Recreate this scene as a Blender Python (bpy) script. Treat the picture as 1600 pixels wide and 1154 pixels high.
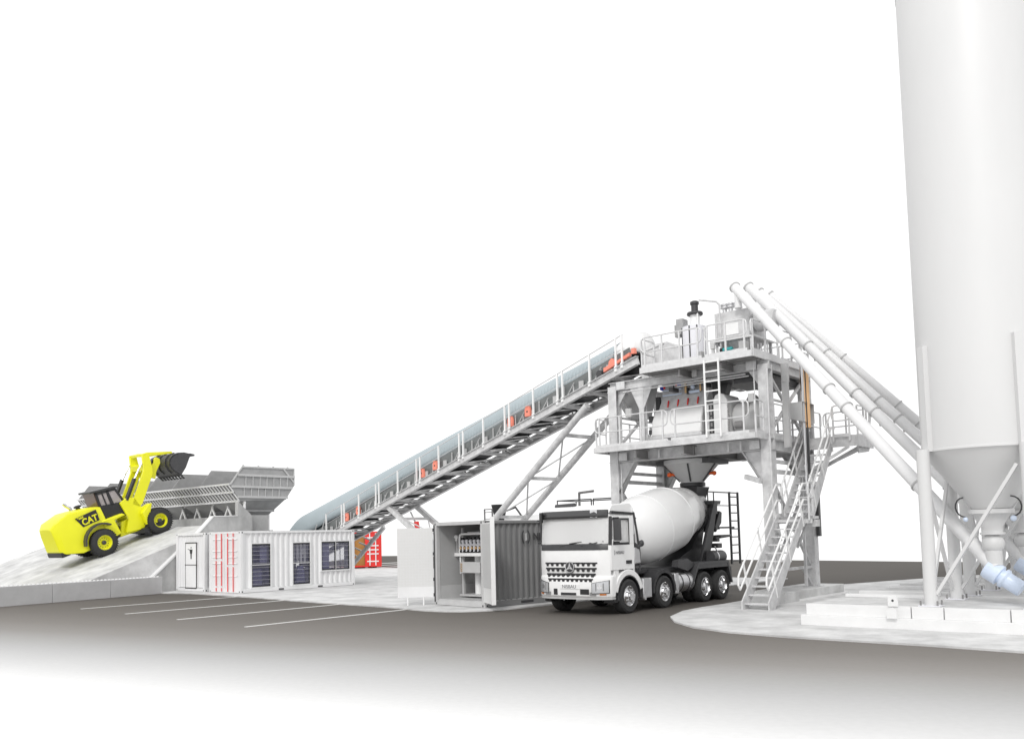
import bpy, math, random
from mathutils import Vector, Matrix
random.seed(7)
for o in list(bpy.data.objects): bpy.data.objects.remove(o)
S = bpy.context.scene; COL = S.collection
PI = math.pi
# ------------------------------------------------------------------ camera
PIT, ROL = math.radians(3.98), math.radians(-1.424)
fw = Vector((0, math.cos(PIT), math.sin(PIT))); up0 = Vector((0, -math.sin(PIT), math.cos(PIT))); rt0 = Vector((1, 0, 0))
cr, sr = math.cos(ROL), math.sin(ROL)
RT, UP = rt0*cr + up0*sr, up0*cr - rt0*sr
cam = bpy.data.cameras.new('camera'); cam_o = bpy.data.objects.new('camera', cam); COL.objects.link(cam_o)
cam.sensor_width = 36; cam.lens = 1366/1600*36; cam.shift_y = (742-577)/1600; cam.clip_end = 5000; cam.clip_start = .1
M = Matrix((RT, UP, -fw)).transposed().to_4x4(); M.translation = Vector((0, 0, 2.14)); cam_o.matrix_world = M
S.camera = cam_o
S.view_settings.view_transform = 'Standard'; S.view_settings.look = 'None'; S.view_settings.exposure = 0; S.view_settings.gamma = 1
# ------------------------------------------------------------------ light: bright even overcast and one soft sun
W = bpy.data.worlds.new('World'); S.world = W; W.use_nodes = True
W.node_tree.nodes['Background'].inputs[0].default_value = (1, 1, 1, 1)
W.node_tree.nodes['Background'].inputs[1].default_value = 1.14
TH = math.radians(49.6)                      # the plant's own axes: u runs away to the right, v away to the left
CU, SU = math.cos(TH), math.sin(TH)
def wd(u, v, z=0): return Vector((u*CU - v*SU, u*SU + v*CU, z))
sun = bpy.data.lights.new('sun', 'SUN'); sun.energy = 1.35; sun.angle = math.radians(12); sun.color = (1, .985, .96)
sun_o = bpy.data.objects.new('sun', sun); COL.objects.link(sun_o)
sdir = wd(-.88, -.42).normalized()*math.cos(math.radians(38)) + Vector((0, 0, math.sin(math.radians(38))))
sun_o.rotation_euler = sdir.to_track_quat('Z', 'Y').to_euler(); sun_o.location = (0, 0, 40)

# ------------------------------------------------------------------ materials
def mat(name, col, rough=.5, metal=0., var=0., scale=3., bump=0., spec=.5, stretch=None, col2=None):
    m = bpy.data.materials.new(name); m.use_nodes = True; nt = m.node_tree; b = nt.nodes['Principled BSDF']
    b.inputs['Base Color'].default_value = (*col, 1); b.inputs['Roughness'].default_value = rough
    b.inputs['Metallic'].default_value = metal; b.inputs['Specular IOR Level'].default_value = spec
    if var or bump or col2:
        tc = nt.nodes.new('ShaderNodeTexCoord'); src = tc.outputs['Object']
        if stretch:
            mp = nt.nodes.new('ShaderNodeMapping'); mp.inputs['Scale'].default_value = stretch
            nt.links.new(src, mp.inputs[0]); src = mp.outputs[0]
        n = nt.nodes.new('ShaderNodeTexNoise'); n.inputs['Scale'].default_value = scale; n.inputs['Detail'].default_value = 6; n.inputs['Roughness'].default_value = .62
        nt.links.new(src, n.inputs['Vector'])
        if var or col2:
            r = nt.nodes.new('ShaderNodeValToRGB'); r.color_ramp.elements[0].position = .32; r.color_ramp.elements[1].position = .68
            c2 = col2 or tuple(min(1, c*(1+var)) for c in col); c1 = col if col2 else tuple(c*(1-var) for c in col)
            r.color_ramp.elements[0].color = (*c1, 1); r.color_ramp.elements[1].color = (*c2, 1)
            nt.links.new(n.outputs['Fac'], r.inputs[0]); nt.links.new(r.outputs[0], b.inputs['Base Color'])
        if bump:
            bp = nt.nodes.new('ShaderNodeBump'); bp.inputs['Strength'].default_value = bump; bp.inputs['Distance'].default_value = .02
            nt.links.new(n.outputs['Fac'], bp.inputs['Height']); nt.links.new(bp.outputs[0], b.inputs['Normal'])
    return m
K = {}
K['white'] = mat('white_paint', (.84, .84, .84), .42, var=.03, scale=2)
K['silo'] = mat('silo_paint', (.65, .65, .65), .45, var=.02, scale=.8, stretch=(1, 1, .3))
K['tube'] = mat('tube_paint', (.76, .76, .765), .4, var=.03, scale=1.5)
K['cwhite'] = mat('container_white', (.78, .78, .785), .5, var=.04, scale=2.5, stretch=(1, 1, .4))
K['cgrey'] = mat('container_grey', (.23, .23, .232), .5, var=.08, scale=2, stretch=(1, 1, .4))
K['cgrey2'] = mat('container_frame_grey', (.50, .50, .50), .5, var=.06, scale=3)
K['inner'] = mat('inner_panel', (.50, .50, .50), .6, var=.04, scale=3)
K['steel'] = mat('galvanised_steel', (.50, .50, .505), .5, .05, scale=4.5, col2=(.70, .70, .705), bump=.05)
K['steel_d'] = mat('dull_steel', (.27, .265, .265), .55, .2, var=.15, scale=5)
K['rail'] = mat('rail_steel', (.66, .66, .665), .4, .2, var=.08, scale=8)
K['bin'] = mat('bin_steel', (.35, .35, .352), .55, .1, var=.1, scale=2.5)
K['binl'] = mat('bin_frame', (.50, .50, .50), .5, .1, var=.06, scale=3)
K['conc'] = mat('concrete', (.44, .44, .44), .85, scale=1.1, col2=(.70, .70, .70), bump=.15, stretch=(1, 1, 1))
K['conc_d'] = mat('concrete_wall', (.30, .30, .30), .9, scale=1.6, col2=(.48, .48, .478), bump=.2, stretch=(1, 1, .6))
K['block'] = mat('smooth_concrete', (.50, .50, .505), .8, var=.05, scale=2.5)
K['pad'] = mat('foundation_concrete', (.76, .76, .76), .7, var=.03, scale=3)
K['line'] = mat('road_paint', (.74, .74, .73), .7, var=.06, scale=8)
K['yellow'] = mat('yellow_paint', (.84, .83, .015), .38, var=.02, scale=2)
K['black'] = mat('black_plastic', (.022, .022, .024), .45, var=.1, scale=6)
K['dark'] = mat('dark_grey_steel', (.055, .055, .058), .45, .1, var=.12, scale=5)
K['tyre'] = mat('tyre_rubber', (.03, .03, .031), .75, var=.15, scale=9, bump=.1)
K['chrome'] = mat('chrome', (.78, .78, .79), .16, 1.)
K['alu'] = mat('aluminium', (.66, .66, .67), .3, .9, var=.05, scale=5)
K['red'] = mat('red_paint', (.74, .035, .03), .45, var=.06, scale=3)
K['redl'] = mat('red_lock_rod', (.78, .10, .10), .5)
K['coral'] = mat('coral_guard', (.86, .27, .19), .5, var=.04, scale=4)
K['orange'] = mat('orange_plastic', (.80, .12, .015), .45)
K['peach'] = mat('peach_conduit', (.80, .50, .26), .5, var=.04, scale=4)
K['cover'] = mat('pale_blue_cover', (.37, .425, .45), .42, var=.03, scale=1.5)
K['bluewrap'] = mat('pale_blue_cap', (.66, .75, .90), .3, var=.03, scale=5)
K['navy'] = mat('blue_valve', (.04, .06, .45), .4)
K['teal'] = mat('teal_motor', (.03, .35, .36), .4)
K['brown'] = mat('brown_glass', (.10, .055, .04), .15)
K['brass'] = mat('brass', (.62, .42, .22), .35, .7)
K['amber'] = mat('amber_lens', (.55, .17, .03), .25)
K['lamp'] = mat('lamp_glass', (.60, .61, .63), .12, .55)
K['visor'] = mat('smoked_visor', (.06, .06, .062), .2)
K['wood'] = mat('brown_panel', (.36, .17, .04), .7, var=.12, scale=4)
K['pictogram'] = mat('pictogram_black', (.02, .02, .02), .6)
K['print'] = mat('grey_print', (.20, .20, .21), .6)
K['lining'] = mat('lining_panel', (.40, .40, .40), .6, var=.04, scale=3)
K['skirt'] = mat('skirt_rubber', (.17, .18, .18), .6, var=.1, scale=4)
K['lilac'] = mat('lilac_blind', (.30, .30, .44), .6, var=.05, scale=4)
K['panel'] = mat('insulating_panel', (.69, .69, .685), .55, var=.015, scale=12)
K['drum'] = mat('drum_paint', (.82, .82, .82), .22, var=.015, scale=2)
K['cream'] = mat('filter_white', (.78, .78, .82), .35)
def glass(name, tint, alpha, rough=.04):
    m = bpy.data.materials.new(name); m.use_nodes = True; nt = m.node_tree; b = nt.nodes['Principled BSDF']
    b.inputs['Base Color'].default_value = (*tint, 1); b.inputs['Roughness'].default_value = rough; b.inputs['Alpha'].default_value = alpha
    return m
K['glass'] = glass('clear_glass', (.94, .94, .94), .48)
K['tint'] = glass('tinted_glass', (.12, .12, .20), .30)
K['cabglass'] = glass('cab_glass', (.55, .50, .50), .55)
# asphalt; a vignette fading to white in front is painted into its colour
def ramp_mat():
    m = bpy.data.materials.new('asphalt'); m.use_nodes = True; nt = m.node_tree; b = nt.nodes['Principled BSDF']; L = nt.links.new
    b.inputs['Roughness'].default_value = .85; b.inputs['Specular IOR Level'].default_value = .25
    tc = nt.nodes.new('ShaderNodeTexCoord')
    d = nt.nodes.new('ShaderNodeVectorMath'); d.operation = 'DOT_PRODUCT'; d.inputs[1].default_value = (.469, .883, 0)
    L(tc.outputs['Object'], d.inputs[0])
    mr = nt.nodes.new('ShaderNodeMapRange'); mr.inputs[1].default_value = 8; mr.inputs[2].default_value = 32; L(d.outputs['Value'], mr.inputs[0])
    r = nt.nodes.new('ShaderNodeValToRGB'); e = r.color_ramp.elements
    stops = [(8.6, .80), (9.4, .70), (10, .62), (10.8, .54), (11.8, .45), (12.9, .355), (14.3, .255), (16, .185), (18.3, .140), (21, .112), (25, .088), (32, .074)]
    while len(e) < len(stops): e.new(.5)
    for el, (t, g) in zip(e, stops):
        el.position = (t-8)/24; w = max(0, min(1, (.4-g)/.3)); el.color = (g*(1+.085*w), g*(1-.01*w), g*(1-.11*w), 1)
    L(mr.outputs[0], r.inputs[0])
    n = nt.nodes.new('ShaderNodeTexNoise'); n.inputs['Scale'].default_value = 9; n.inputs['Detail'].default_value = 8; L(tc.outputs['Object'], n.inputs['Vector'])
    n2 = nt.nodes.new('ShaderNodeTexNoise'); n2.inputs['Scale'].default_value = .25; n2.inputs['Detail'].default_value = 4; L(tc.outputs['Object'], n2.inputs['Vector'])
    a = nt.nodes.new('ShaderNodeMath'); a.operation = 'ADD'; L(n.outputs['Fac'], a.inputs[0]); L(n2.outputs['Fac'], a.inputs[1])
    m2 = nt.nodes.new('ShaderNodeMapRange'); m2.inputs[1].default_value = .6; m2.inputs[2].default_value = 1.4; m2.inputs[3].default_value = .955; m2.inputs[4].default_value = 1.045; L(a.outputs[0], m2.inputs[0])
    mx = nt.nodes.new('ShaderNodeVectorMath'); mx.operation = 'SCALE'; L(r.outputs[0], mx.inputs[0]); L(m2.outputs[0], mx.inputs['Scale'])
    L(mx.outputs[0], b.inputs['Base Color'])
    bp = nt.nodes.new('ShaderNodeBump'); bp.inputs['Strength'].default_value = .15; bp.inputs['Distance'].default_value = .005; L(n.outputs['Fac'], bp.inputs['Height']); L(bp.outputs[0], b.inputs['Normal'])
    return m
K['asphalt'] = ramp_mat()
K['floor'] = mat('white_floor', (.82, .82, .82), .8, spec=.2)

# ------------------------------------------------------------------ mesh builder
class MB:
    def __init__(s): s.v, s.f = [], []
    def add(s, vs, fs):
        n = len(s.v); s.v += [Vector(p) for p in vs]; s.f += [[i+n for i in f] for f in fs]; return s
    def box(s, a, b, c, d, e, f):
        return s.add([(a,c,e),(b,c,e),(b,d,e),(a,d,e),(a,c,f),(b,c,f),(b,d,f),(a,d,f)],
                     [(0,3,2,1),(4,5,6,7),(0,1,5,4),(1,2,6,5),(2,3,7,6),(3,0,4,7)])
    def ext(s, pts, vec):                     # closed prism: polygon pts swept by vec
        pts = [Vector(p) for p in pts]; vec = Vector(vec); n = len(pts)
        return s.add(pts+[p+vec for p in pts], [list(range(n))[::-1], list(range(n, 2*n))]+[(i, (i+1) % n, (i+1) % n+n, i+n) for i in range(n)])
    def uz(s, pts, v0, v1): return s.ext([(u, v0, z) for u, z in pts], (0, v1-v0, 0))
    def loft(s, pts, v0, v1, n=14):          # (u, z) outline carried across v through many stations, so that it can bend
        k = len(pts); vs = [(u, v0+(v1-v0)*i/n, z) for i in range(n+1) for u, z in pts]
        fs = [list(range(k))[::-1], list(range(n*k, n*k+k))]
        for i in range(n): fs += [(i*k+a, i*k+(a+1) % k, (i+1)*k+(a+1) % k, (i+1)*k+a) for a in range(k)]
        return s.add(vs, fs)
    def strip(s, u, th, va, vb, ta, tb, ba, bb, n=8):   # plate facing -u with sloping top and bottom edges, in n columns
        vs = []; fs = []
        for i in range(n+1):
            t = i/n; v = va+(vb-va)*t; zt, zb_ = ta+(tb-ta)*t, ba+(bb-ba)*t; vs += [(u, v, zb_), (u, v, zt), (u+th, v, zt), (u+th, v, zb_)]
        for i in range(n): fs += [(i*4+a, i*4+(a+1) % 4, i*4+4+(a+1) % 4, i*4+4+a) for a in range(4)]
        return s.add(vs, fs+[(0, 1, 2, 3), (n*4+3, n*4+2, n*4+1, n*4)])
    def vz(s, pts, u0, u1): return s.ext([(u0, v, z) for v, z in pts], (u1-u0, 0, 0))
    def uv(s, pts, z0, z1): return s.ext([(u, v, z0) for u, v in pts], (0, 0, z1-z0))
    def beam(s, p, q, w, h=None, up=(0, 0, 1)):
        p, q = Vector(p), Vector(q); h = h or w; d = (q-p).normalized(); up = Vector(up)
        if abs(d.dot(up)) > .98: up = Vector((1, 0, 0))
        x = d.cross(up).normalized()*w/2; y = x.cross(d).normalized()*h/2
        return s.ext([p-x-y, p+x-y, p+x+y, p-x+y], q-p)
    def tube(s, p, q, r, n=12, r2=None):
        p, q = Vector(p), Vector(q); return s.lathe([(0, 0), (r, 0), (r if r2 is None else r2, (q-p).length), (0, (q-p).length)], p, q-p, n)
    def lathe(s, prof, org, axis, n=24):
        org = Vector(org); d = Vector(axis).normalized(); t = Vector((0, 0, 1)) if abs(d.z) < .9 else Vector((1, 0, 0))
        x = d.cross(t).normalized(); y = d.cross(x); rings = []; vs = []; fs = []
        for r, h in prof:
            if r < 1e-6: rings.append([len(vs)]); vs.append(org+d*h)
            else:
                rings.append(list(range(len(vs), len(vs)+n)))
                vs += [org+d*h+(x*math.cos(2*PI*i/n)+y*math.sin(2*PI*i/n))*r for i in range(n)]
        for a, b in zip(rings, rings[1:]):
            for i in range(n):
                j = (i+1) % n
                if len(a) == 1 and len(b) == 1: break
                if len(a) == 1: fs.append((a[0], b[j], b[i]))
                elif len(b) == 1: fs.append((a[i], a[j], b[0]))
                else: fs.append((a[i], a[j], b[j], b[i]))
        return s.add(vs, fs)
    def sweep(s, pts, r, closed=False, n=8):
        pts = [Vector(p) for p in pts]
        if closed: pts = pts+[pts[0]]
        for a, b in zip(pts, pts[1:]):
            if (b-a).length > 1e-5:
                e = (b-a).normalized()*r*.3; s.tube(a-e, b+e, r, n)
        return s
    def ball(s, c, r, n=16, sq=1):
        return s.lathe([(r*math.sin(PI*i/8), -r*sq*math.cos(PI*i/8)) for i in range(9)], c, (0, 0, 1), n)
    def corr(s, p, d, length, z0, z1, nrm, pitch=.27, depth=.06, th=.012):   # corrugated steel sheet with thickness
        p, d, nrm = Vector(p), Vector(d).normalized(), Vector(nrm).normalized(); k = max(1, round(length/pitch)); pt = length/k
        prof = [(0, 0)]
        for i in range(k): prof += [(i*pt+pt*.28, 0), (i*pt+pt*.42, -depth), (i*pt+pt*.86, -depth), ((i+1)*pt, 0)]
        A = [p+d*a+nrm*b for a, b in prof]; B = [q-nrm*th for q in A]; n = len(A); vs = []; 
        for P in (A, B):
            for z in (z0, z1): vs += [Vector((q.x, q.y, z)) for q in P]
        fs = []
        for i in range(n-1):
            fs += [(i, i+1, n+i+1, n+i), (2*n+i+1, 2*n+i, 3*n+i, 3*n+i+1), (n+i, n+i+1, 3*n+i+1, 3*n+i), (i+1, i, 2*n+i, 2*n+i+1)]
        fs += [(0, n, 3*n, 2*n), (n-1, 3*n-1, 4*n-1, 2*n-1)]
        return s.add(vs, fs)
    def build(s, name, m, parent=None, label=None, bevel=0, ang=38, stuff=False):
        o3 = Vector(ORG.get(parent.name, (0, 0, 0))) if parent else Vector((0, 0, 0))
        me = bpy.data.meshes.new(name); me.from_pydata([nose(v)-o3 for v in s.v], [], s.f); me.validate()
        import bmesh
        bm = bmesh.new(); bm.from_mesh(me); bmesh.ops.recalc_face_normals(bm, faces=bm.faces); bm.to_mesh(me); bm.free()
        me.polygons.foreach_set('use_smooth', [True]*len(me.polygons)); me.set_sharp_from_angle(angle=math.radians(ang))
        me.materials.append(K[m]); ob = bpy.data.objects.new(name, me); COL.objects.link(ob)
        if parent: ob.parent = parent; ORG[ob.name] = ORG.get(parent.name, (0, 0, 0))
        if label: ob['label'] = label
        if bevel:
            b = ob.modifiers.new('bevel', 'BEVEL'); b.width = bevel; b.segments = 2; b.limit_method = 'ANGLE'; b.angle_limit = math.radians(40); b.use_clamp_overlap = True
        return ob
ORG = {}; SHORT_NOSE = [False]      # while the truck is built its nose is drawn in and its two front corners are rounded in plan
def nose(p):
    if SHORT_NOSE[0] and p.x < 19.3:
        u = 19.3-(19.3-p.x)*.62; d = min(1, max(0, abs(p.y-14.11)-.68)/.49); f = min(1, max(0, (19.3-u)/.42))
        p = Vector((u+.23*d*d*f, p.y, p.z))
    return p
def thing(name, label, cat, u, v, z=0, group=None, own=False, yaw=0., pitch=0.):   # an Empty at the thing's base; own = its parts use its own axes
    o = bpy.data.objects.new(name, None); o.empty_display_size = .3; COL.objects.link(o)
    o.location = wd(u, v, z); o.rotation_euler = (0, pitch, TH+yaw)
    o['label'] = label; o['category'] = cat
    if group: o['group'] = group
    ORG[o.name] = (0, 0, 0) if own else (u, v, z)
    return o
def solo(mb, name, m, label, cat, u, v, z=0, group=None, kind=None, bevel=0):
    o3 = Vector((u, v, z)); mb.v = [p-o3 for p in mb.v]
    o = mb.build(name, m, None, bevel=bevel); o.location = wd(u, v, z); o.rotation_euler = (0, 0, TH)
    if label: o['label'] = label
    if cat: o['category'] = cat
    if group: o['group'] = group
    if kind: o['kind'] = kind
    return o
def ground(mb, name, m): return solo(mb, name, m, None, None, 0, 0, 0, kind='structure')
def copy_tree(o, parent=None):
    c = o.copy(); COL.objects.link(c)
    if parent: c.parent = parent; 
    ORG[c.name] = ORG.get(o.name, (0, 0, 0))
    for ch in list(o.children): copy_tree(ch, c)
    return c
def text(body, size, name, m, parent, org, xd, yd, depth=.006, bold=0., sx=1.):      # lettering as a mesh: xd reading direction, yd up
    cu = bpy.data.curves.new(name, 'FONT'); cu.body = body; cu.size = size; cu.extrude = depth; cu.offset = bold
    t = bpy.data.objects.new(name, cu); COL.objects.link(t); bpy.context.view_layer.update()
    me = bpy.data.meshes.new_from_object(t.evaluated_get(bpy.context.evaluated_depsgraph_get())); bpy.data.objects.remove(t)
    o3 = nose(Vector(org))-Vector(ORG.get(parent.name, (0, 0, 0))); xd = Vector(xd).normalized(); yd = Vector(yd).normalized(); zd = xd.cross(yd)
    me.transform(Matrix.Translation(o3) @ Matrix((xd, yd, zd)).transposed().to_4x4() @ Matrix.Diagonal((sx, 1, 1, 1)))
    me.materials.clear(); me.materials.append(K[m]); ob = bpy.data.objects.new(name, me); COL.objects.link(ob); ob.parent = parent
    return ob
def rrect(p, q, z0, z1, r=.14, n=5):           # rounded rectangle standing between two plan points
    p, q = Vector(p), Vector(q); d = (q-p).normalized(); L = (q-p).length; r = min(r, L*.45, (z1-z0)*.45); out = []
    for cx, cz, a0 in ((r, z0+r, PI), (L-r, z0+r, 1.5*PI), (L-r, z1-r, 0), (r, z1-r, .5*PI)):
        for i in range(n+1):
            a = a0+i*PI/2/n; w = p+d*(cx+r*math.cos(a)); out.append(Vector((w.x, w.y, cz+r*math.sin(a))))
    return out
def railing(parent, p, q, z, h=1.0, posts=3, name='railing', r=.021, toe=.1):
    mb = MB(); p, q = Vector((*p, 0)), Vector((*q, 0)); mb.sweep(rrect(p, q, z+h*.52, z+h), r, True)
    for i in range(posts):
        t = .06+.88*i/max(1, posts-1) if posts > 1 else .5
        w = p+(q-p)*t; mb.beam((w.x, w.y, z-.12), (w.x, w.y, z+h*.99), .05, .035)
    if toe: mb.beam((p.x, p.y, z+toe/2+.01), (q.x, q.y, z+toe/2+.01), .012, toe)
    return mb.build(name, 'rail', parent)

# ================================================================== the setting
ground(MB().box(-700, 900, -800, 800, -.5, 0), 'ground', 'floor')
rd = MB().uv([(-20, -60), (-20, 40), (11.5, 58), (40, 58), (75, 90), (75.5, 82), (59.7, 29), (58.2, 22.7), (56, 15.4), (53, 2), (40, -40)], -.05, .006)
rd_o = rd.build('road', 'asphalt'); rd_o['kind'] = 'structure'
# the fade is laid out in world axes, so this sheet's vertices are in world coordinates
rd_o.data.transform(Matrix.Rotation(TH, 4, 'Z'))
yard = [(19.35, 60), (19.35, 36.7), (19.75, 35.1), (19.3, 29.7), (18.8, 26), (18.5, 22.5), (18.3, 20.4)]
for i in range(9):
    a = i/8; yard.append(((1-a)**2*18.2+2*a*(1-a)*17.2+a*a*20.1, (1-a)**2*20.0+2*a*(1-a)*16.75+a*a*16.72))
yard += [(22, 16.65), (33, 15.6), (36.5, 15.6), (36.5, 21), (41, 30), (43, 46.5), (45, 60)]
ground(MB().uv(yard, -.04, .045), 'yard_pavement', 'conc')
apron = [(24.4, 11.95), (23.3, 11.9), (22.1, 11.95), (20.8, 11.85), (19.3, 11.35), (18.3, 10.65), (17.45, 9.7), (16.95, 8.6), (16.72, 7.2), (16.68, 4.6), (16.5, 3), (16.4, -12), (44, -14), (40, 6), (37.4, 10.4), (34, 11.6), (31.7, 12.4), (28.7, 12.3), (27, 12.2)]
ground(MB().uv(apron, -.04, .045), 'apron_pavement', 'conc')
# loader ramp
rp = MB().uz([(14.9, 0), (22.9, 3.03), (24.5, 3.06), (24.5, -.05), (14.9, -.05)], 37.99, 52.6)
ground(rp, 'ramp', 'conc')
for i, (v, ua, ub, lab) in enumerate(((31.1, 13.43, 19.5, 'white painted parking line farthest from the camera, left of the office container'),
        (27.25, 13.13, 19.0, 'second white parking line from the left, in front of the office container'),
        (23.6, 12.88, 18.75, 'third white parking line from the left on the dark asphalt'),
        (19.78, 12.63, 18.1, 'white painted parking line nearest the camera, ending by the open grey container'))):
    solo(MB().box(ua, ub, v-.06, v+.06, .0, .012), 'parking_line', 'line', lab, 'road marking', ua, v, 0, 'painted parking lines')
for (a, b, lab) in (((51.6, 59.6), (53.8, 59.3), 'faint white line farthest back on the asphalt beside the red container'), ((47.8, 55.2), (49.75, 54.9), 'middle faint white line on the asphalt beside the red container'), ((44.5, 51.45), (46.3, 51.1), 'nearest faint white line on the asphalt beside the red container')):
    a, b = Vector((*a, .01)), Vector((*b, .01)); e = (b-a).normalized()*.8; n = Vector((.66, .75, 0))*.55
    solo(MB().ext([a-e-n, b+e-n, b+e+n, a-e+n], (0, 0, .012)), 'parking_line', 'line', lab, 'road marking', a.x, a.y, 0, 'far parking lines')

# low wall in front of the ramp
t = thing('retaining_wall', 'low grey concrete block wall along the left edge of the asphalt', 'wall', 12.4, 35.6)
for i in range(6):
    a = 4.4+i*2.5; b = a+2.49; va, vb = 35.45+(a-12.4)*.2, 35.45+(b-12.4)*.2
    MB().uv([(a, va), (b, vb), (b, vb+.5), (a, va+.5)], 0, .74).build('wall_block', 'block', t, bevel=.015)
mb = MB()
for i in range(86):
    a = 5+i*.168; va = 35.45+(a-12.4)*.2+.12; mb.tube((a, va+.1, .735), (a, va+.1, .775), .05, 8)
mb.build('top_studs', 'white', t)
t = thing('wing_wall', 'grey concrete side wall with sloping pale top beside the loader ramp', 'wall', 22, 37.85)
MB().uz([(18.4, 0), (18.7, .02), (21.7, 2.68), (22.4, 3.40), (23.72, 3.44), (23.72, 4.15), (24.5, 3.45), (24.5, 0)], 37.72, 37.985).build('wall', 'conc_d', t)
MB().uz([(18.62, .05), (21.64, 2.72), (22.36, 3.445), (23.7, 3.48), (23.7, 3.443), (22.4, 3.405), (21.7, 2.685), (18.7, .025)], 37.70, 37.99).build('coping', 'pad', t)
t = thing('bin_foundation', 'grey concrete wall block carrying the aggregate bins at the ramp top', 'wall', 26.6, 45)
MB().box(24.505, 25.6, 37.99, 57.5, 0, 3.5).build('wall', 'conc_d', t)

# ================================================================== aggregate bins
t = thing('aggregate_bins', 'row of grey steel aggregate bins with ribbed sloping sides above the ramp', 'storage bins', 26.4, 45.5, 3.5)
V0, V1 = 39.6, 57.2; NB = 6; ST = 2.93
def bin_plate(v, rib):
    f = [(24.42, 5.1), (25.12, 6.03), (28.3, 6.05), (28.3, 5.15), (27.75, 4.38), (25.0, 4.28)]
    MB().uz(f, v-.02, v+.02).build('end_wall', 'bin', t)
    if rib:
        r = MB()
        for z, ua, ub in ((5.62, 24.85, 28.3), (5.02, 24.5, 28.15), (4.5, 24.85, 27.85)): r.box(ua, ub, v-.1, v-.02, z-.07, z+.05)
        for i in range(7): r.box(25.3+i*.42, 25.34+i*.42, v-.07, v-.02, 5.05, 5.58)
        for i in range(6): r.box(25.2+i*.42, 25.24+i*.42, v-.07, v-.02, 4.5, 5.0)
        r.beam((25.12, v-.03, 6.03), (28.3, v-.03, 6.05), .08, .08); r.beam((24.42, v-.03, 5.1), (25.12, v-.03, 6.03), .06, .06)
        r.beam((28.28, v-.03, 5.15), (28.28, v-.03, 6.05), .06, .06); r.beam((27.6, v-.05, 6.03), (28.28, v-.05, 5.3), .05, .08)
        r.build('stiffeners', 'binl', t)
for i in range(7): bin_plate(V0+i*ST, i == 0)
MB().box(28.28, 28.32, V0, V1, 5.15, 6.05).box(28.26, 28.3, V0, V1, 5.1, 5.2).build('rear_wall', 'bin', t)
q = MB()
for i in range(19): q.box(28.25, 28.279, V0+.5+i*.95, V0+.54+i*.95, 5.15, 6.05)
q.box(28.24, 28.279, V0, V1, 5.6, 5.66).box(28.22, 28.33, V0, V1, 6.02, 6.08).build('wall_ribs', 'binl', t)
fr = MB().ext([(24.42, V0, 5.1), (24.45, V0, 5.1), (25.03, V0, 4.28), (25.0, V0, 4.28)], (0, V1-V0, 0)); fr.build('front_wall', 'steel_d', t)
rb = MB()
for (ua, za, ub, zb) in ((24.36, 5.12, 24.62, 4.75), (24.66, 4.71, 24.94, 4.3)):
    k = 58
    for i in range(k):
        v = V0+.1+i*(V1-V0-.2)/k; rb.beam((ua, v, za), (ub, v-.1, zb), .11, .06)
rb.build('slats', 'rail', t)
MB().beam((24.38, V0, 5.12), (24.38, V1, 5.12), .07, .09).beam((24.64, V0, 4.73), (24.64, V1, 4.73), .06, .1).beam((24.96, V0, 4.28), (24.96, V1, 4.28), .08, .1).build('front_rails', 'rail', t)
fn = MB()
for i in range(NB):
    a, b = V0+i*ST+.06, V0+(i+1)*ST-.06; m = (a+b)/2
    top = [(25.05, a, 4.3), (27.75, a, 4.38), (27.75, b, 4.38), (25.05, b, 4.3)]; bt = [(26.1, m-.4, 3.2), (26.9, m-.4, 3.2), (26.9, m+.4, 3.2), (26.1, m+.4, 3.2)]
    fn.add(top+bt, [(0, 1, 5, 4), (1, 2, 6, 5), (2, 3, 7, 6), (3, 0, 4, 7), (4, 5, 6, 7)])
    fn.box(25.6, 27.3, a+.3, a+.36, 3.75, 3.85); fn.box(25.95, 27.05, a+.5, a+.56, 3.4, 3.46)
fn.build('funnels', 'bin', t)
for i in range(12):
    v = V0+.06+i*1.53
    q = MB().beam((25.3, v, 4.27), (25.3, v, 3.9), .09, .09).beam((25.3, v, 4.0), (25.3, v+.32, 3.5), .07, .07)
    if i: q.beam((25.3, v, 4.0), (25.3, v-.32, 3.5), .07, .07)
    q.build('support_leg', 'white', t)
MB().beam((25.3, V0, 4.2), (25.3, V1, 4.2), .1, .08).build('support_beam', 'white', t)
for v in (40.6, 43.4):
    q = MB().beam((27.3, v, .05), (27.3, v, 4.35), .16, .16).beam((26.6, v, 3.1), (27.3, v, 2.4), .12, .12).box(27.15, 27.45, v-.15, v+.15, 2.3, 2.5).beam((26.0, v, .05), (26.0, v, 3.3), .12, .12)
    q.build('column', 'white', t)
MB().box(26.0, 27.2, 38.6, 57, 2.35, 2.5).box(25.9, 27.1, 38.9, 57, 2.05, 2.2).box(26.2, 26.3, 38.6, 57, 2.5, 2.75).build('discharge_belt', 'dark', t)
MB().box(25.8, 27.25, 38.8, 57, 2.5, 2.56).box(25.7, 25.8, 38.7, 57, 2.2, 2.5).build('belt_frame', 'binl', t)
q = MB()
for i in range(4): q.tube((25.2+i*.9, V0, 6.05), (25.2+i*.9, V0, 6.14), .05, 8)
q.build('lifting_eyes', 'binl', t)

# ================================================================== wheel loader (its own axes: x forward, y left, z up)
PT = math.radians(20.7)
ld = thing('wheel_loader', 'yellow wheel loader climbing the ramp with its black bucket raised', 'wheel loader', 19.26, 43.15, 1.33+.35, own=True, pitch=-PT)
ld.location = wd(19.26+.0, 43.15, 1.64)
yb = .88
bd = MB()
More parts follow.
